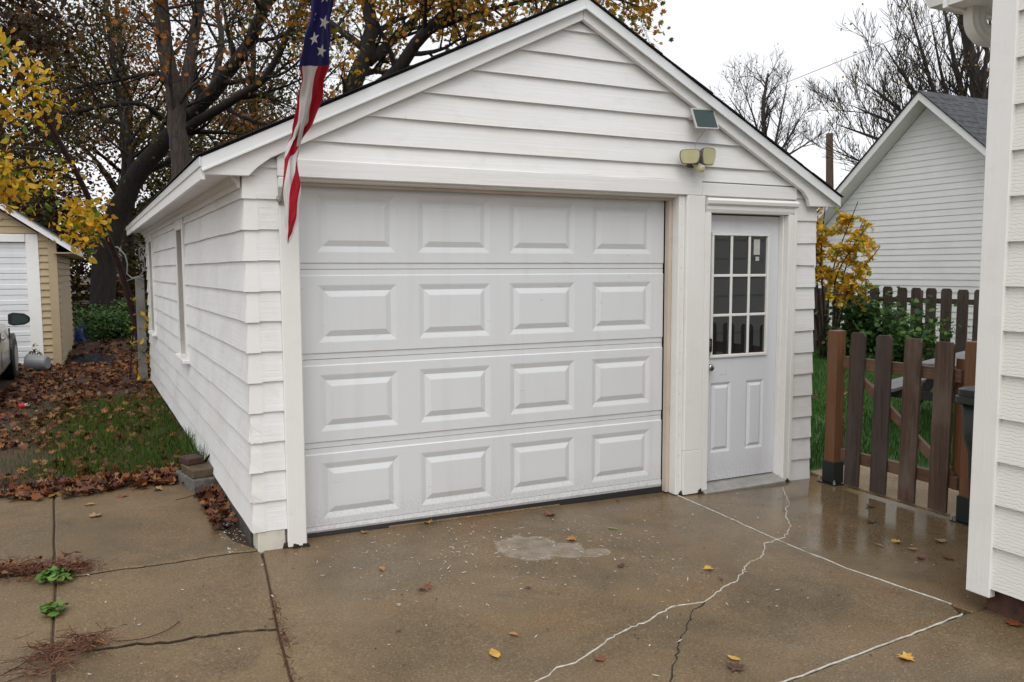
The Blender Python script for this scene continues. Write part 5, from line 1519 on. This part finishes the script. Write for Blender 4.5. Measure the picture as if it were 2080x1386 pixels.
for r in rach:
    for i in range(1, len(r)):
        t_ = (r[i] - r[i - 1]).normalized()
        sd_ = t_.cross(Vector((0, 0, 1))).normalized()
        for s in (-1, 1):
            C.append(tuple(r[i] + sd_ * s * 0.045 + Vector((0, 0, -0.012))))
            C.append(tuple(r[i].lerp(r[i - 1], .5) + sd_ * s * 0.045))
C = np.array(C)
V, F = leaf_cloud(C, (0.08, 0.135), LANCE * np.array([1.8, 1]), 0.2, 0.8)
stuff(np_mesh('crown', V, F, 'lf_sumac', su))

# green shrub before the back fence
def shrub(name, c, rx, ry, rz, n, mat, label, size, tmpl, stems=14, seed=60):
    random.seed(seed)
    t = thing(name, (c[0], c[1], 0), label, 'shrub')
    mb = MB()
    lumps = []
    for i in range(stems):
        a, f = rnd(0, 2 * math.pi), rnd(0.2, 1.0)
        e = Vector((c[0] + math.cos(a) * rx * f, c[1] + math.sin(a) * ry * f, c[2] + rz * rnd(0.25, 1.0) * (1.15 - .4 * f)))
        b = Vector((c[0] + rnd(-.2, .2), c[1] + rnd(-.2, .2), c[2] - 0.1))
        mb.tube(smooth_path([b, b.lerp(e, .5) + Vector((0, 0, .15)), e], 3), 0.009, 4, cap=False)
        lumps.append(e)
        lumps.append(b.lerp(e, .65))
    mb.build('stems', 'bark_dark', t)
    Lp = np.array([tuple(p) for p in lumps])
    C = Lp[rng.integers(0, len(Lp), n)] + rng.normal(0, 1, (n, 3)) * np.array([rx, ry, rz * .8]) * 0.20
    C[:, 2] = np.maximum(C[:, 2], c[2] + 0.02)
    V, F = leaf_cloud(C, size, tmpl, 0.2, 0.8)
    stuff(np_mesh('leaves', V, F, mat, t))
    return t
shrub('shrub', (11.2, 5.25, -0.07), 0.50, 1.15, 1.08, 3000, 'lf_green', 'dense green leafy shrub in front of the back picket fence', (0.07, 0.13), MAPLE, 26, 61)
# undergrowth beyond the left yard
shrub('bush', (-1.0, 16.9, 0.0), 1.1, 1.6, 0.75, 4200, 'lf_green', 'low green weeds between tan garage and white garage', (0.06, 0.12), OVAL, 30, 62)
shrub('bush', (-0.35, 13.0, 0.0), 0.45, 0.8, 0.9, 1300, 'lf_olive', 'dark olive bush beside the old white post', (0.06, 0.10), OVAL, 14, 63)
shrub('bush', (1.5, 27.0, 0.0), 3.0, 1.5, 4.2, 5200, 'lf_olive', 'tall olive yellow bush behind the garage back corner', (0.13, 0.22), TIP, 34, 64)
shrub('bush', (-4.0, 24.0, 0.0), 2.2, 1.2, 4.6, 5200, 'lf_olive', 'tall yellow green bush right behind the tan garage', (0.12, 0.2), TIP, 30, 65)
shrub('bush', (-2.9, 27.0, 0.0), 1.9, 1.2, 6.2, 4200, 'lf_brown', 'tall dark brown bush left of the massive trunk', (0.12, 0.2), TIP, 30, 68)
shrub('young_shoot', (-0.62, 7.85, 0.0), 0.16, 0.25, 1.15, 90, 'lf_yellow', 'small yellow green shoot at the foot of the leaning tree', (0.07, 0.11), OVAL, 8, 66)
shrub('weed_clump', (-2.12, 10.45, 0.0), 0.10, 0.14, 0.34, 160, 'lf_green', 'tuft of weeds at the white door frame of the tan garage', (0.03, 0.08), LANCE, 10, 67)

# things far behind on the left
MAT['farred'] = plain('far_red_wall', (0.20, 0.045, 0.035, 1), 0.7, 0.1, 2)
MAT['fargrey'] = plain('far_grey_wall', (0.42, 0.40, 0.40, 1), 0.7, 0.1, 2)
fh = thing('far_house', (1.0, 46, 0), 'pale grey house with red base far behind the left trunks', 'house')
MB().box(-1.5, 6.0, 45, 52, -0.1, 1.3).build('base_wall', 'farred', fh)
MB().box(-1.5, 6.0, 45, 52, 1.301, 3.4).build('wall', 'fargrey', fh)
MB().prism([(-2.0, 3.4), (6.5, 3.4), (2.25, 5.6)], XZ, 44.6, 52.4).build('roof', 'shingle_grey', fh)
fh2 = thing('far_house', (-6, 40, 0), 'distant house with long grey roof above the tan garage', 'house')
MB().box(-11, -3.5, 38, 44, -0.1, 2.9).build('wall', 'fargrey', fh2)
MB().prism([(37.6, 2.9), (44.4, 2.9), (41, 5.2)], lambda u, v, w: Vector((w, u, v)), -11.3, -3.2).build('roof', 'shingle_grey', fh2)
yf = thing('board_fence', (-2.0, 28.5, 0), 'low red brown rail fence far behind the tan garage corner', 'fence')
MAT['farfence'] = plain('red_brown_fence', (0.075, 0.030, 0.020, 1), 0.8, 0.2, 8)
for k in range(9):
    MB().box(-4.6 + k * 0.62, -4.48 + k * 0.62, 28.5, 28.6, -0.1, 1.15).build('post', 'farfence', yf)
for z0, z1 in ((0.18, 0.42), (0.55, 0.80), (0.9, 1.12)):
    MB().box(-4.7, 0.6, 28.46, 28.499, z0, z1).build('rail', 'farfence', yf)

# ------------------------------------------------------------------ yard at the left: bed, grass, litter
def yard_z(x, y):
    return 0.018 + 0.018 * math.sin(2.1 * x + 0.7 * y) * math.sin(1.3 * y + 0.5) + 0.03 * math.exp(-((x - wallx(y)) / 0.25) ** 2)
nx, ny = 46, 60
yv = []
for j in range(ny + 1):
    y = 1.60 + 16.0 * (j / ny) ** 1.5
    for i in range(nx + 1):
        x = -8.0 + (wallx(min(y, 7.4)) + 0.03 + 8.0) * (i / nx)
        yv.append((x, y + (0.10 * math.sin(3.1 * x) + 0.06 * math.sin(7.7 * x + 1)) * (j == 0), yard_z(x, y) - (0.06 if j == 0 else 0)))
yfc = [(j * (nx + 1) + i, j * (nx + 1) + i + 1, (j + 1) * (nx + 1) + i + 1, (j + 1) * (nx + 1) + i) for j in range(ny) for i in range(nx)]
structure(MB().add(yv, yfc).build('yard', 'soil', smooth=True), 'leaf covered strip of yard left of the garage')
structure(MB().add([(-60, 17.4, -0.01), (3.6, 17.4, -0.01), (3.6, 7.35, -0.01), (8, 7.6, -0.02), (8, 80, -0.01), (-60, 80, -0.01)], [(0, 1, 2, 3, 4, 5)]).build('back_yard', 'soil'), 'shaded back yard under the trees')
structure(MB().add([(-0.46, 1.7, -0.03), (-0.38, 0.1, -0.03), (-0.25, -0.12, -0.03), (-0.2, 1.7, -0.03)], [(0, 1, 2, 3)]).build('soil_strip', 'soil'), 'dark soil in the gap along the garage wall')

MAT['grass'] = foliage('green_grass_blades', [(0.0, (0.025, 0.055, 0.008, 1)), (0.5, (0.060, 0.120, 0.018, 1)), (0.85, (0.110, 0.170, 0.030, 1)), (1.0, (0.16, 0.15, 0.05, 1))], trans=0.3)
MAT['grass_lush'] = foliage('lush_lawn_blades', [(0.0, (0.020, 0.065, 0.008, 1)), (0.6, (0.045, 0.125, 0.015, 1)), (1.0, (0.085, 0.180, 0.030, 1))], trans=0.3)
def grass(name, P, h, w, mat, label, zf=None, lean=0.45):
    n = len(P)
    a = rng.uniform(0, 2 * np.pi, n)
    hh = rng.uniform(h[0], h[1], n)
    ww = rng.uniform(w[0], w[1], n)
    d = np.stack([np.cos(a), np.sin(a)], 1)
    b = rng.uniform(0, 2 * np.pi, n)
    l = np.stack([np.cos(b), np.sin(b)], 1) * (hh * rng.uniform(0, lean, n))[:, None]
    V = np.zeros((n, 5, 3))
    V[:, 0, :2] = P[:, :2] - d * ww[:, None]
    V[:, 1, :2] = P[:, :2] + d * ww[:, None]
    V[:, 2, :2] = P[:, :2] + d * ww[:, None] * .7 + l * .35
    V[:, 3, :2] = P[:, :2] + l
    V[:, 4, :2] = P[:, :2] - d * ww[:, None] * .7 + l * .35
    V[:, 0, 2] = V[:, 1, 2] = P[:, 2] - 0.01
    V[:, 2, 2] = V[:, 4, 2] = P[:, 2] + hh * .55
    V[:, 3, 2] = P[:, 2] + hh
    return stuff(np_mesh(name, V.reshape(-1, 3), np.arange(n * 5).reshape(n, 5), mat), label, 'grass')
def inside(n, x0, x1, y0, y1, f):
    P = np.stack([rng.uniform(x0, x1, n), rng.uniform(y0, y1, n)], 1)
    keep = f(P[:, 0], P[:, 1]) > rng.uniform(0, 1, n)
    P = P[keep]
    Z = np.array([yard_z(x, y) for x, y in P])
    return np.column_stack([P, Z])
wx = lambda y: -0.28 - 0.03 * (y + 0.12)
def f_grass(x, y):
    g = np.exp(-((x + 0.90) / 0.58) ** 2) * np.clip((y - 1.75) / 0.5, 0, 1) * np.clip((6.6 - y) / 2.2, 0, 1) * 0.95
    g += np.exp(-((x - wx(y)) / 0.10) ** 2) * (y > 1.5) * np.clip((7.6 - y) / 2, 0, 1)
    pat = 0.5 + 0.5 * np.sin(5.1 * x + 2.3 * y) * np.sin(3.3 * y - 2.0 * x)
    return g * (0.35 + 0.65 * pat)
G = inside(90000, -2.0, -0.30, 1.55, 7.6, f_grass)
G = G[G[:, 0] < wx(G[:, 1]) - 0.03]
grass('grass', G, (0.025, 0.085), (0.0016, 0.0034), 'grass', 'patchy green grass with fallen leaves beside the garage wall')
G2 = inside(900, -0.52, -0.34, 1.6, 2.9, lambda x, y: np.exp(-((x - wx(y) + 0.05) / 0.06) ** 2))
G2 = G2[G2[:, 0] < wx(G2[:, 1]) - 0.03]
grass('tall_grass', G2, (0.10, 0.24), (0.002, 0.0035), 'grass', 'taller grass tufts against the garage wall behind the bricks', lean=0.7)

def strewn(n, x0, x1, y0, y1, f, size, zf, mat, name, label, lift=0.02, tmpl=MAPLE, flat=0.45, curl=0.35):
    P = np.stack([rng.uniform(x0, x1, n), rng.uniform(y0, y1, n)], 1)
    P = P[f(P[:, 0], P[:, 1]) > rng.uniform(0, 1, len(P))]
    Z = np.array([zf(x, y) for x, y in P]) + rng.uniform(0.006, lift, len(P))
    V, F = leaf_cloud(np.column_stack([P, Z]), size, tmpl, curl, flat)
    o = np_mesh(name, V, F, mat)
    stuff(o, label, 'leaves')
    return o
MAT['litter'] = foliage('wet_brown_leaf_litter', [(0.0, (0.030, 0.010, 0.006, 1)), (0.3, (0.085, 0.024, 0.010, 1)), (0.55, (0.145, 0.044, 0.015, 1)), (0.75, (0.21, 0.080, 0.026, 1)), (0.9, (0.24, 0.13, 0.060, 1)), (0.97, (0.32, 0.12, 0.02, 1)), (1.0, (0.20, 0.16, 0.03, 1))], rough=0.45, trans=0.12)
def f_lit(x, y):
    g = np.clip((6.4 - y) / 3.0, 0, 1) * np.exp(-((x + 0.85) / 0.55) ** 2) * np.clip((y - 1.95) / .5, 0, 1)
    return (1.0 - 0.48 * g) * (0.55 + 0.45 * np.sin(4.3 * x + 1.7 * y) * np.sin(2.9 * y - 3.1 * x + 1))
strewn(15000, -3.4, -0.36, 1.62, 12.5, lambda x, y: f_lit(x, y) * (x < wx(y) - 0.03) * ~((x < -1.60) & (y > 2.40) & (y < 3.45)) * ~((x < -2.3) & (y > 5.2) & (y < 10)), (0.035, 0.090), yard_z, 'litter', 'leaf_litter', 'brown wet fallen leaves covering the strip of yard', 0.04)
strewn(560, -1.75, -0.42, 1.50, 1.98, lambda x, y: np.clip((y - 1.52) / 0.16 - 0.1 * np.sin(6 * x), 0, 1), (0.045, 0.10), lambda x, y: 0.028, 'litter', 'leaf_drift', 'thick drift of brown leaves along the edge of the driveway', 0.035)
strewn(260, -0.48, -0.28, 0.15, 1.65, lambda x, y: (x < wx(y) - 0.02) * np.clip((y - .1) / .8, 0.15, 1), (0.04, 0.09), lambda x, y: 0.0, 'litter', 'gap_leaves', 'leaves caught in the gap between slab and garage wall', 0.05)
strewn(2600, -6, 2.5, 12.5, 24, lambda x, y: np.ones_like(x) * (y > 12.5), (0.09, 0.16), lambda x, y: 0.0, 'litter', 'far_leaf_litter', 'fallen leaves under the back yard trees', 0.05)
strewn(420, 4.2, 11.8, -1.0, 8.0, lambda x, y: np.ones_like(x) * 0.22, (0.06, 0.11), lambda x, y: -0.03, 'litter', 'lawn_leaves', 'scattered fallen leaves on the green lawn', 0.04)

n = 130000
P = np.stack([4.0 + 8.6 * rng.uniform(0, 1, n) ** 1.25, rng.uniform(-2.4, 9.0, n)], 1)
keepm = ~((P[:, 0] < 5.12) & (P[:, 1] < 0.10)) & (P[:, 1] < 1.15 * P[:, 0] - 2.6) & (P[:, 1] > 0.40 * P[:, 0] - 3.4) & (P[:, 0] > 4.0)
P = P[keepm]
grass('lawn_grass', np.column_stack([P, np.full(len(P), -0.075)]), (0.035, 0.085), (0.0022, 0.0045), 'grass_lush', 'lush green lawn grass behind the gate')

# ------------------------------------------------------------------ fallen leaves on the concrete
def leaf_tone(name, c1, c2):
    t = NT(name)
    a = t.noise(30, 3)
    t.color(t.mix(t.step(a, 0.35, 0.65), c1, c2))
    t.rough(0.4)
    return t.m
MAT['leaf_yellow'] = leaf_tone('yellow_leaf', (0.46, 0.24, 0.02, 1), (0.58, 0.36, 0.06, 1))
MAT['leaf_orange'] = leaf_tone('orange_leaf', (0.32, 0.12, 0.02, 1), (0.42, 0.20, 0.05, 1))
MAT['leaf_rust'] = leaf_tone('rust_leaf', (0.12, 0.035, 0.015, 1), (0.20, 0.065, 0.022, 1))
MAT['leaf_brown'] = leaf_tone('brown_leaf', (0.055, 0.022, 0.014, 1), (0.10, 0.042, 0.022, 1))
MAT['leaf_tan'] = leaf_tone('tan_leaf', (0.26, 0.15, 0.07, 1), (0.36, 0.23, 0.11, 1))
MAT['leaf_green'] = leaf_tone('green_leaf', (0.12, 0.22, 0.03, 1), (0.20, 0.32, 0.05, 1))
random.seed(77)
def fallen(x, y, s, tone, label, shape='m', curl=0.35):
    T = {'m': MAPLE, 'o': OVAL, 'l': LANCE}[shape]
    a = rnd(0, 2 * math.pi)
    k1, k2, k3 = rnd(.5, 1.2) * curl, rnd(-1, 1) * curl, rnd(-1, 1) * curl * 1.5
    vs = [Vector((0, 0, 0))]
    for u, v in T:
        h = (u * u * 2.2 * k1 + v * v * 1.2 * k2 + u * v * k3)
        vs.append(Vector((u, v, h)))
    lo = min(v.z for v in vs)
    out = []
    for v in vs:
        X = x + s * (v.x * math.cos(a) - v.y * math.sin(a))
        Y = y + s * (v.x * math.sin(a) + v.y * math.cos(a))
        out.append((X, Y, gz(X) + 0.006 + s * (v.z - lo)))
    nT = len(T)
    mb = MB().add(out, [(0, i + 1, (i + 1) % nT + 1) for i in range(nT)])
    st = [Vector(out[1]), Vector(out[1]) + Vector((math.sin(a) * s * .25, -math.cos(a) * s * .25, 0.004))]
    mb.tube(st, 0.0012, 3)
    o = mb.build('fallen_leaf', 'leaf_' + tone, smooth=True)
    tag(o, label, 'leaf', 'single fallen leaves on the concrete')
LV = [
    (1.577, -0.186, .105, 'rust', 'rust brown leaf lying closest to the bottom of the overhead door', 'm'),
    (1.802, -0.61, .085, 'green', 'green leaf on the apron in front of the third door column', 'l'),
    (1.457, -0.696, .075, 'orange', 'small orange leaf at the right rim of the pale spill', 'm'),
    (0.388, -1.064, .085, 'rust', 'rust brown maple leaf on the apron left of the pale spill', 'm'),
    (0.279, -0.704, .060, 'orange', 'small orange leaf on the apron left, nearest the white jamb', 'o'),
    (1.475, -1.197, .055, 'brown', 'small dark brown leaf midway between pale spill and sealed crack', 'm'),
    (1.884, -1.432, .065, 'yellow', 'yellow leaf just above the long sealed crack', 'm'),
    (1.839, -1.585, .050, 'brown', 'small brown leaf touching the long sealed crack', 'l'),
    (0.411, -1.856, .085, 'yellow', 'bright yellow leaf near the bottom centre of the apron', 'o'),
    (0.564, -1.721, .050, 'orange', 'small orange leaf just above the bright yellow bottom leaf', 'o'),
    (0.785, -2.072, .055, 'rust', 'rust leaf below the long sealed crack at bottom centre', 'm'),
    (1.294, -2.303, .060, 'yellow', 'yellow leaf directly above the dark maple leaf at bottom right', 'o'),
    (1.241, -2.372, .085, 'brown', 'dark brown maple leaf at the bottom right of the apron', 'm'),
    (1.954, -2.598, .080, 'yellow', 'yellow leaf on the slab below the lower sealed joint', 'm'),
    (3.214, -1.537, .065, 'yellow', 'yellow leaf among those lying in front of the gate', 'm'),
    (3.073, -1.542, .070, 'tan', 'pale tan leaf left of the yellow one before the gate', 'l'),
    (3.192, -1.672, .065, 'orange', 'orange leaf right below the yellow one before the gate', 'o'),
    (3.109, -1.791, .070, 'rust', 'curled rust leaf nearest the house corner before the gate', 'm'),
    (3.719, -0.922, .075, 'brown', 'dark reddish leaf closest to the gate pickets', 'm'),
    (3.418, -1.186, .080, 'brown', 'flat dark leaf on the wet shiny concrete before the gate', 'm'),
    (3.246, -1.853, .085, 'rust', 'flat rust leaf beside the foot of the garbage bin', 'o'),
    (3.48, -1.640, .080, 'tan', 'tan leaf lying against the garbage bin', 'm'),
    (-1.11, 0.975, .095, 'tan', 'tan curled leaf standing on the old slab left of the wall', 'm'),
    (-1.15, 1.27, .070, 'orange', 'flat orange leaf behind the tan curled one on the old slab', 'o'),
    (0.786, -0.035, .060, 'orange', 'orange leaf caught under the door at its second panel column', 'm'),
    (0.367, -0.055, .045, 'tan', 'tiny tan leaf caught under the door at its first panel column', 'm'),
    (2.188, -0.08, .060, 'rust', 'rust leaf under the right end of the overhead door', 'l'),
    (-1.138, -0.98, .065, 'rust', 'brown leaf beside the crack at lower left', 'o'),
    (-1.072, -1.053, .060, 'orange', 'orange brown leaf on the lower left crack', 'o'),
    (-1.52, 0.172, .090, 'orange', 'orange leaf at the left frame edge above the debris', 'm'),
    (-0.72, 1.50, .085, 'tan', 'tan leaf on the slab in front of the leaf drift', 'm'),
    (-0.95, 1.42, .080, 'rust', 'rust leaf on the slab before the leaf drift at left', 'm'),
    (2.70, -2.58, .085, 'rust', 'rust leaf against the foundation of the cream house', 'm'),
    (0.871, -1.263, .040, 'brown', 'tiny brown leaf scrap in the middle of the apron', 'o'),
    (0.12, -1.47, .045, 'brown', 'tiny dark scrap of leaf at the lower left of the apron', 'l'),
]
for a_ in LV:
    fallen(*a_)

# paint chips and specks scattered on the concrete
random.seed(80)
mb = MB()
for k in range(420):
    if k < 230:
        x, y = 1.1 + random.gauss(0, 0.55), -0.72 + random.gauss(0, 0.40)
    elif k < 300:
        x, y = rnd(-0.45, -0.3), rnd(-0.1, 0.9)
    else:
        x, y = rnd(-1.2, 3.4), rnd(-2.3, -0.15)
    if y > -0.10 and x > -0.28:
        continue
    a = rnd(0, 6.28)
    l, w = abs(random.gauss(0, 0.010)) + 0.003, rnd(0.0012, 0.004)
    c_, s_ = math.cos(a), math.sin(a)
    z = gz(x) + 0.0062
    mb.add([(x + c_ * l, y + s_ * l, z), (x - s_ * w, y + c_ * w, z), (x - c_ * l, y - s_ * l, z), (x + s_ * w, y - c_ * w, z)], [(0, 1, 2, 3)])
MAT['chips'] = plain('white_paint_chips', (0.75, 0.74, 0.72, 1), 0.6)
stuff(mb.build('paint_chips', 'chips', drive))
mb = MB()
for k in range(150):
    x, y = rnd(-1.25, 3.9), rnd(-2.6, -0.2)
    r = rnd(0.002, 0.006)
    z = gz(x) + 0.0064
    mb.add([(x + r * math.cos(q), y + r * 1.3 * math.sin(q), z) for q in (0, 1.05, 2.1, 3.14, 4.2, 5.2)], [(0, 1, 2, 3, 4, 5)])
MAT['specks'] = plain('dark_specks', (0.035, 0.025, 0.018, 1), 0.7)
stuff(mb.build('dark_specks', 'specks', drive))

# dry stalks, weeds and twigs at the joint on the left
random.seed(81)
MAT['stalk'] = foliage('dry_red_brown_stalks', [(0.0, (0.05, 0.018, 0.010, 1)), (0.5, (0.13, 0.045, 0.024, 1)), (1.0, (0.22, 0.10, 0.05, 1))], trans=0.05)
def debris(pts, n, sx, sy, ln, label, h=0.03):
    mb = MB()
    for k in range(n):
        cx, cy = random.choice(pts)
        x, y = cx + random.gauss(0, sx), cy + random.gauss(0, sy)
        a = rnd(0, 6.28)
        l = rnd(0.4, 1.0) * ln
        z = gz(x) + rnd(0.004, h)
        b = rnd(-.6, .6)
        P = [Vector((x, y, z)), Vector((x + math.cos(a) * l * .5, y + math.sin(a) * l * .5, z + rnd(0, .02))), Vector((x + math.cos(a + b) * l, y + math.sin(a + b) * l, z + rnd(-.003, .02)))]
        mb.tube(P, rnd(0.0009, 0.0022), 3, cap=False)
    return stuff(mb.build('plant_debris', 'stalk'), label, 'debris')
debris([(-1.45, 0.05), (-1.32, -0.02), (-1.55, 0.10), (-1.22, -0.08), (-1.62, 0.06)], 520, 0.07, 0.035, 0.12, 'heap of dry reddish stalks where the left joints meet')
debris([(-1.24, -1.08), (-1.245, -1.23), (-1.10, -1.06)], 260, 0.05, 0.05, 0.10, 'tangle of dry reddish stalks at the lower left joint')
debris([(-0.36, -1.35), (-0.385, -1.62), (-0.345, -1.30), (-0.33, -1.0)], 110, 0.008, 0.10, 0.03, 'dry scraps lodged in the joint left of the apron')
strewn(70, -1.75, -1.1, -0.12, 0.18, lambda x, y: np.ones_like(x), (0.03, 0.06), lambda x, y: gz(x) + 0.01, 'litter', 'leaf_scraps', 'brown leaf scraps among the dry stalks at left', 0.03, OVAL)
MAT['weedleaf'] = foliage('bright_weed_leaves', [(0.0, (0.045, 0.11, 0.02, 1)), (0.5, (0.085, 0.18, 0.03, 1)), (1.0, (0.16, 0.26, 0.05, 1))], trans=0.2)
for (x, y, r, n, lab) in ((-1.272, -0.16, 0.085, 60, 'larger green weed growing in the left joint beside dry stalks'), (-1.258, -0.62, 0.055, 34, 'smaller green weed alone in the left joint')):
    q = rng.uniform(0, 2 * np.pi, n)
    f = np.sqrt(rng.uniform(0, 1, n)) * r
    C = np.column_stack([x + f * np.cos(q), y + f * np.sin(q), gz(x) + 0.012 + (r - f) * 0.45 + rng.uniform(0, 0.012, n)])
    V, F = leaf_cloud(C, (0.028, 0.055), OVAL * np.array([1.5, 1]), 0.3, 0.5)
    t = thing('weed', (x, y, gz(x)), lab, 'weed')
    np_mesh('leaves', V, F, 'weedleaf', t)['kind'] = 'stuff'
    MB().tube([(x, y, gz(x) - 0.03), (x, y, gz(x) + 0.03)], 0.003, 5).build('stem', 'weedleaf', t)
gq = lambda x, y: (x, y, gz(x) + 0.006)
tag(MB().tube(smooth_path([gq(-0.745, -0.968), gq(-0.811, -1.051), gq(-0.901, -1.09), gq(-1.006, -1.073)], 6), 0.0018, 5).build('twig', 'bark_red', smooth=True), 'thin curved twig lying on the old slab above the crack', 'twig')
tag(MB().tube(smooth_path([gq(-1.42, -1.23), gq(-1.35, -1.15), gq(-1.28, -1.04)], 6), 0.0016, 5).build('twig', 'bark_red', smooth=True), 'thin twig at the lower left edge of the frame', 'twig')
tag(MB().tube(smooth_path([gq(-0.62, 1.18), gq(-0.56, 1.20), gq(-0.50, 1.25)], 4), 0.002, 5).build('twig', 'bark_red', smooth=True), 'short twig on the slab in front of the brick pile', 'twig')
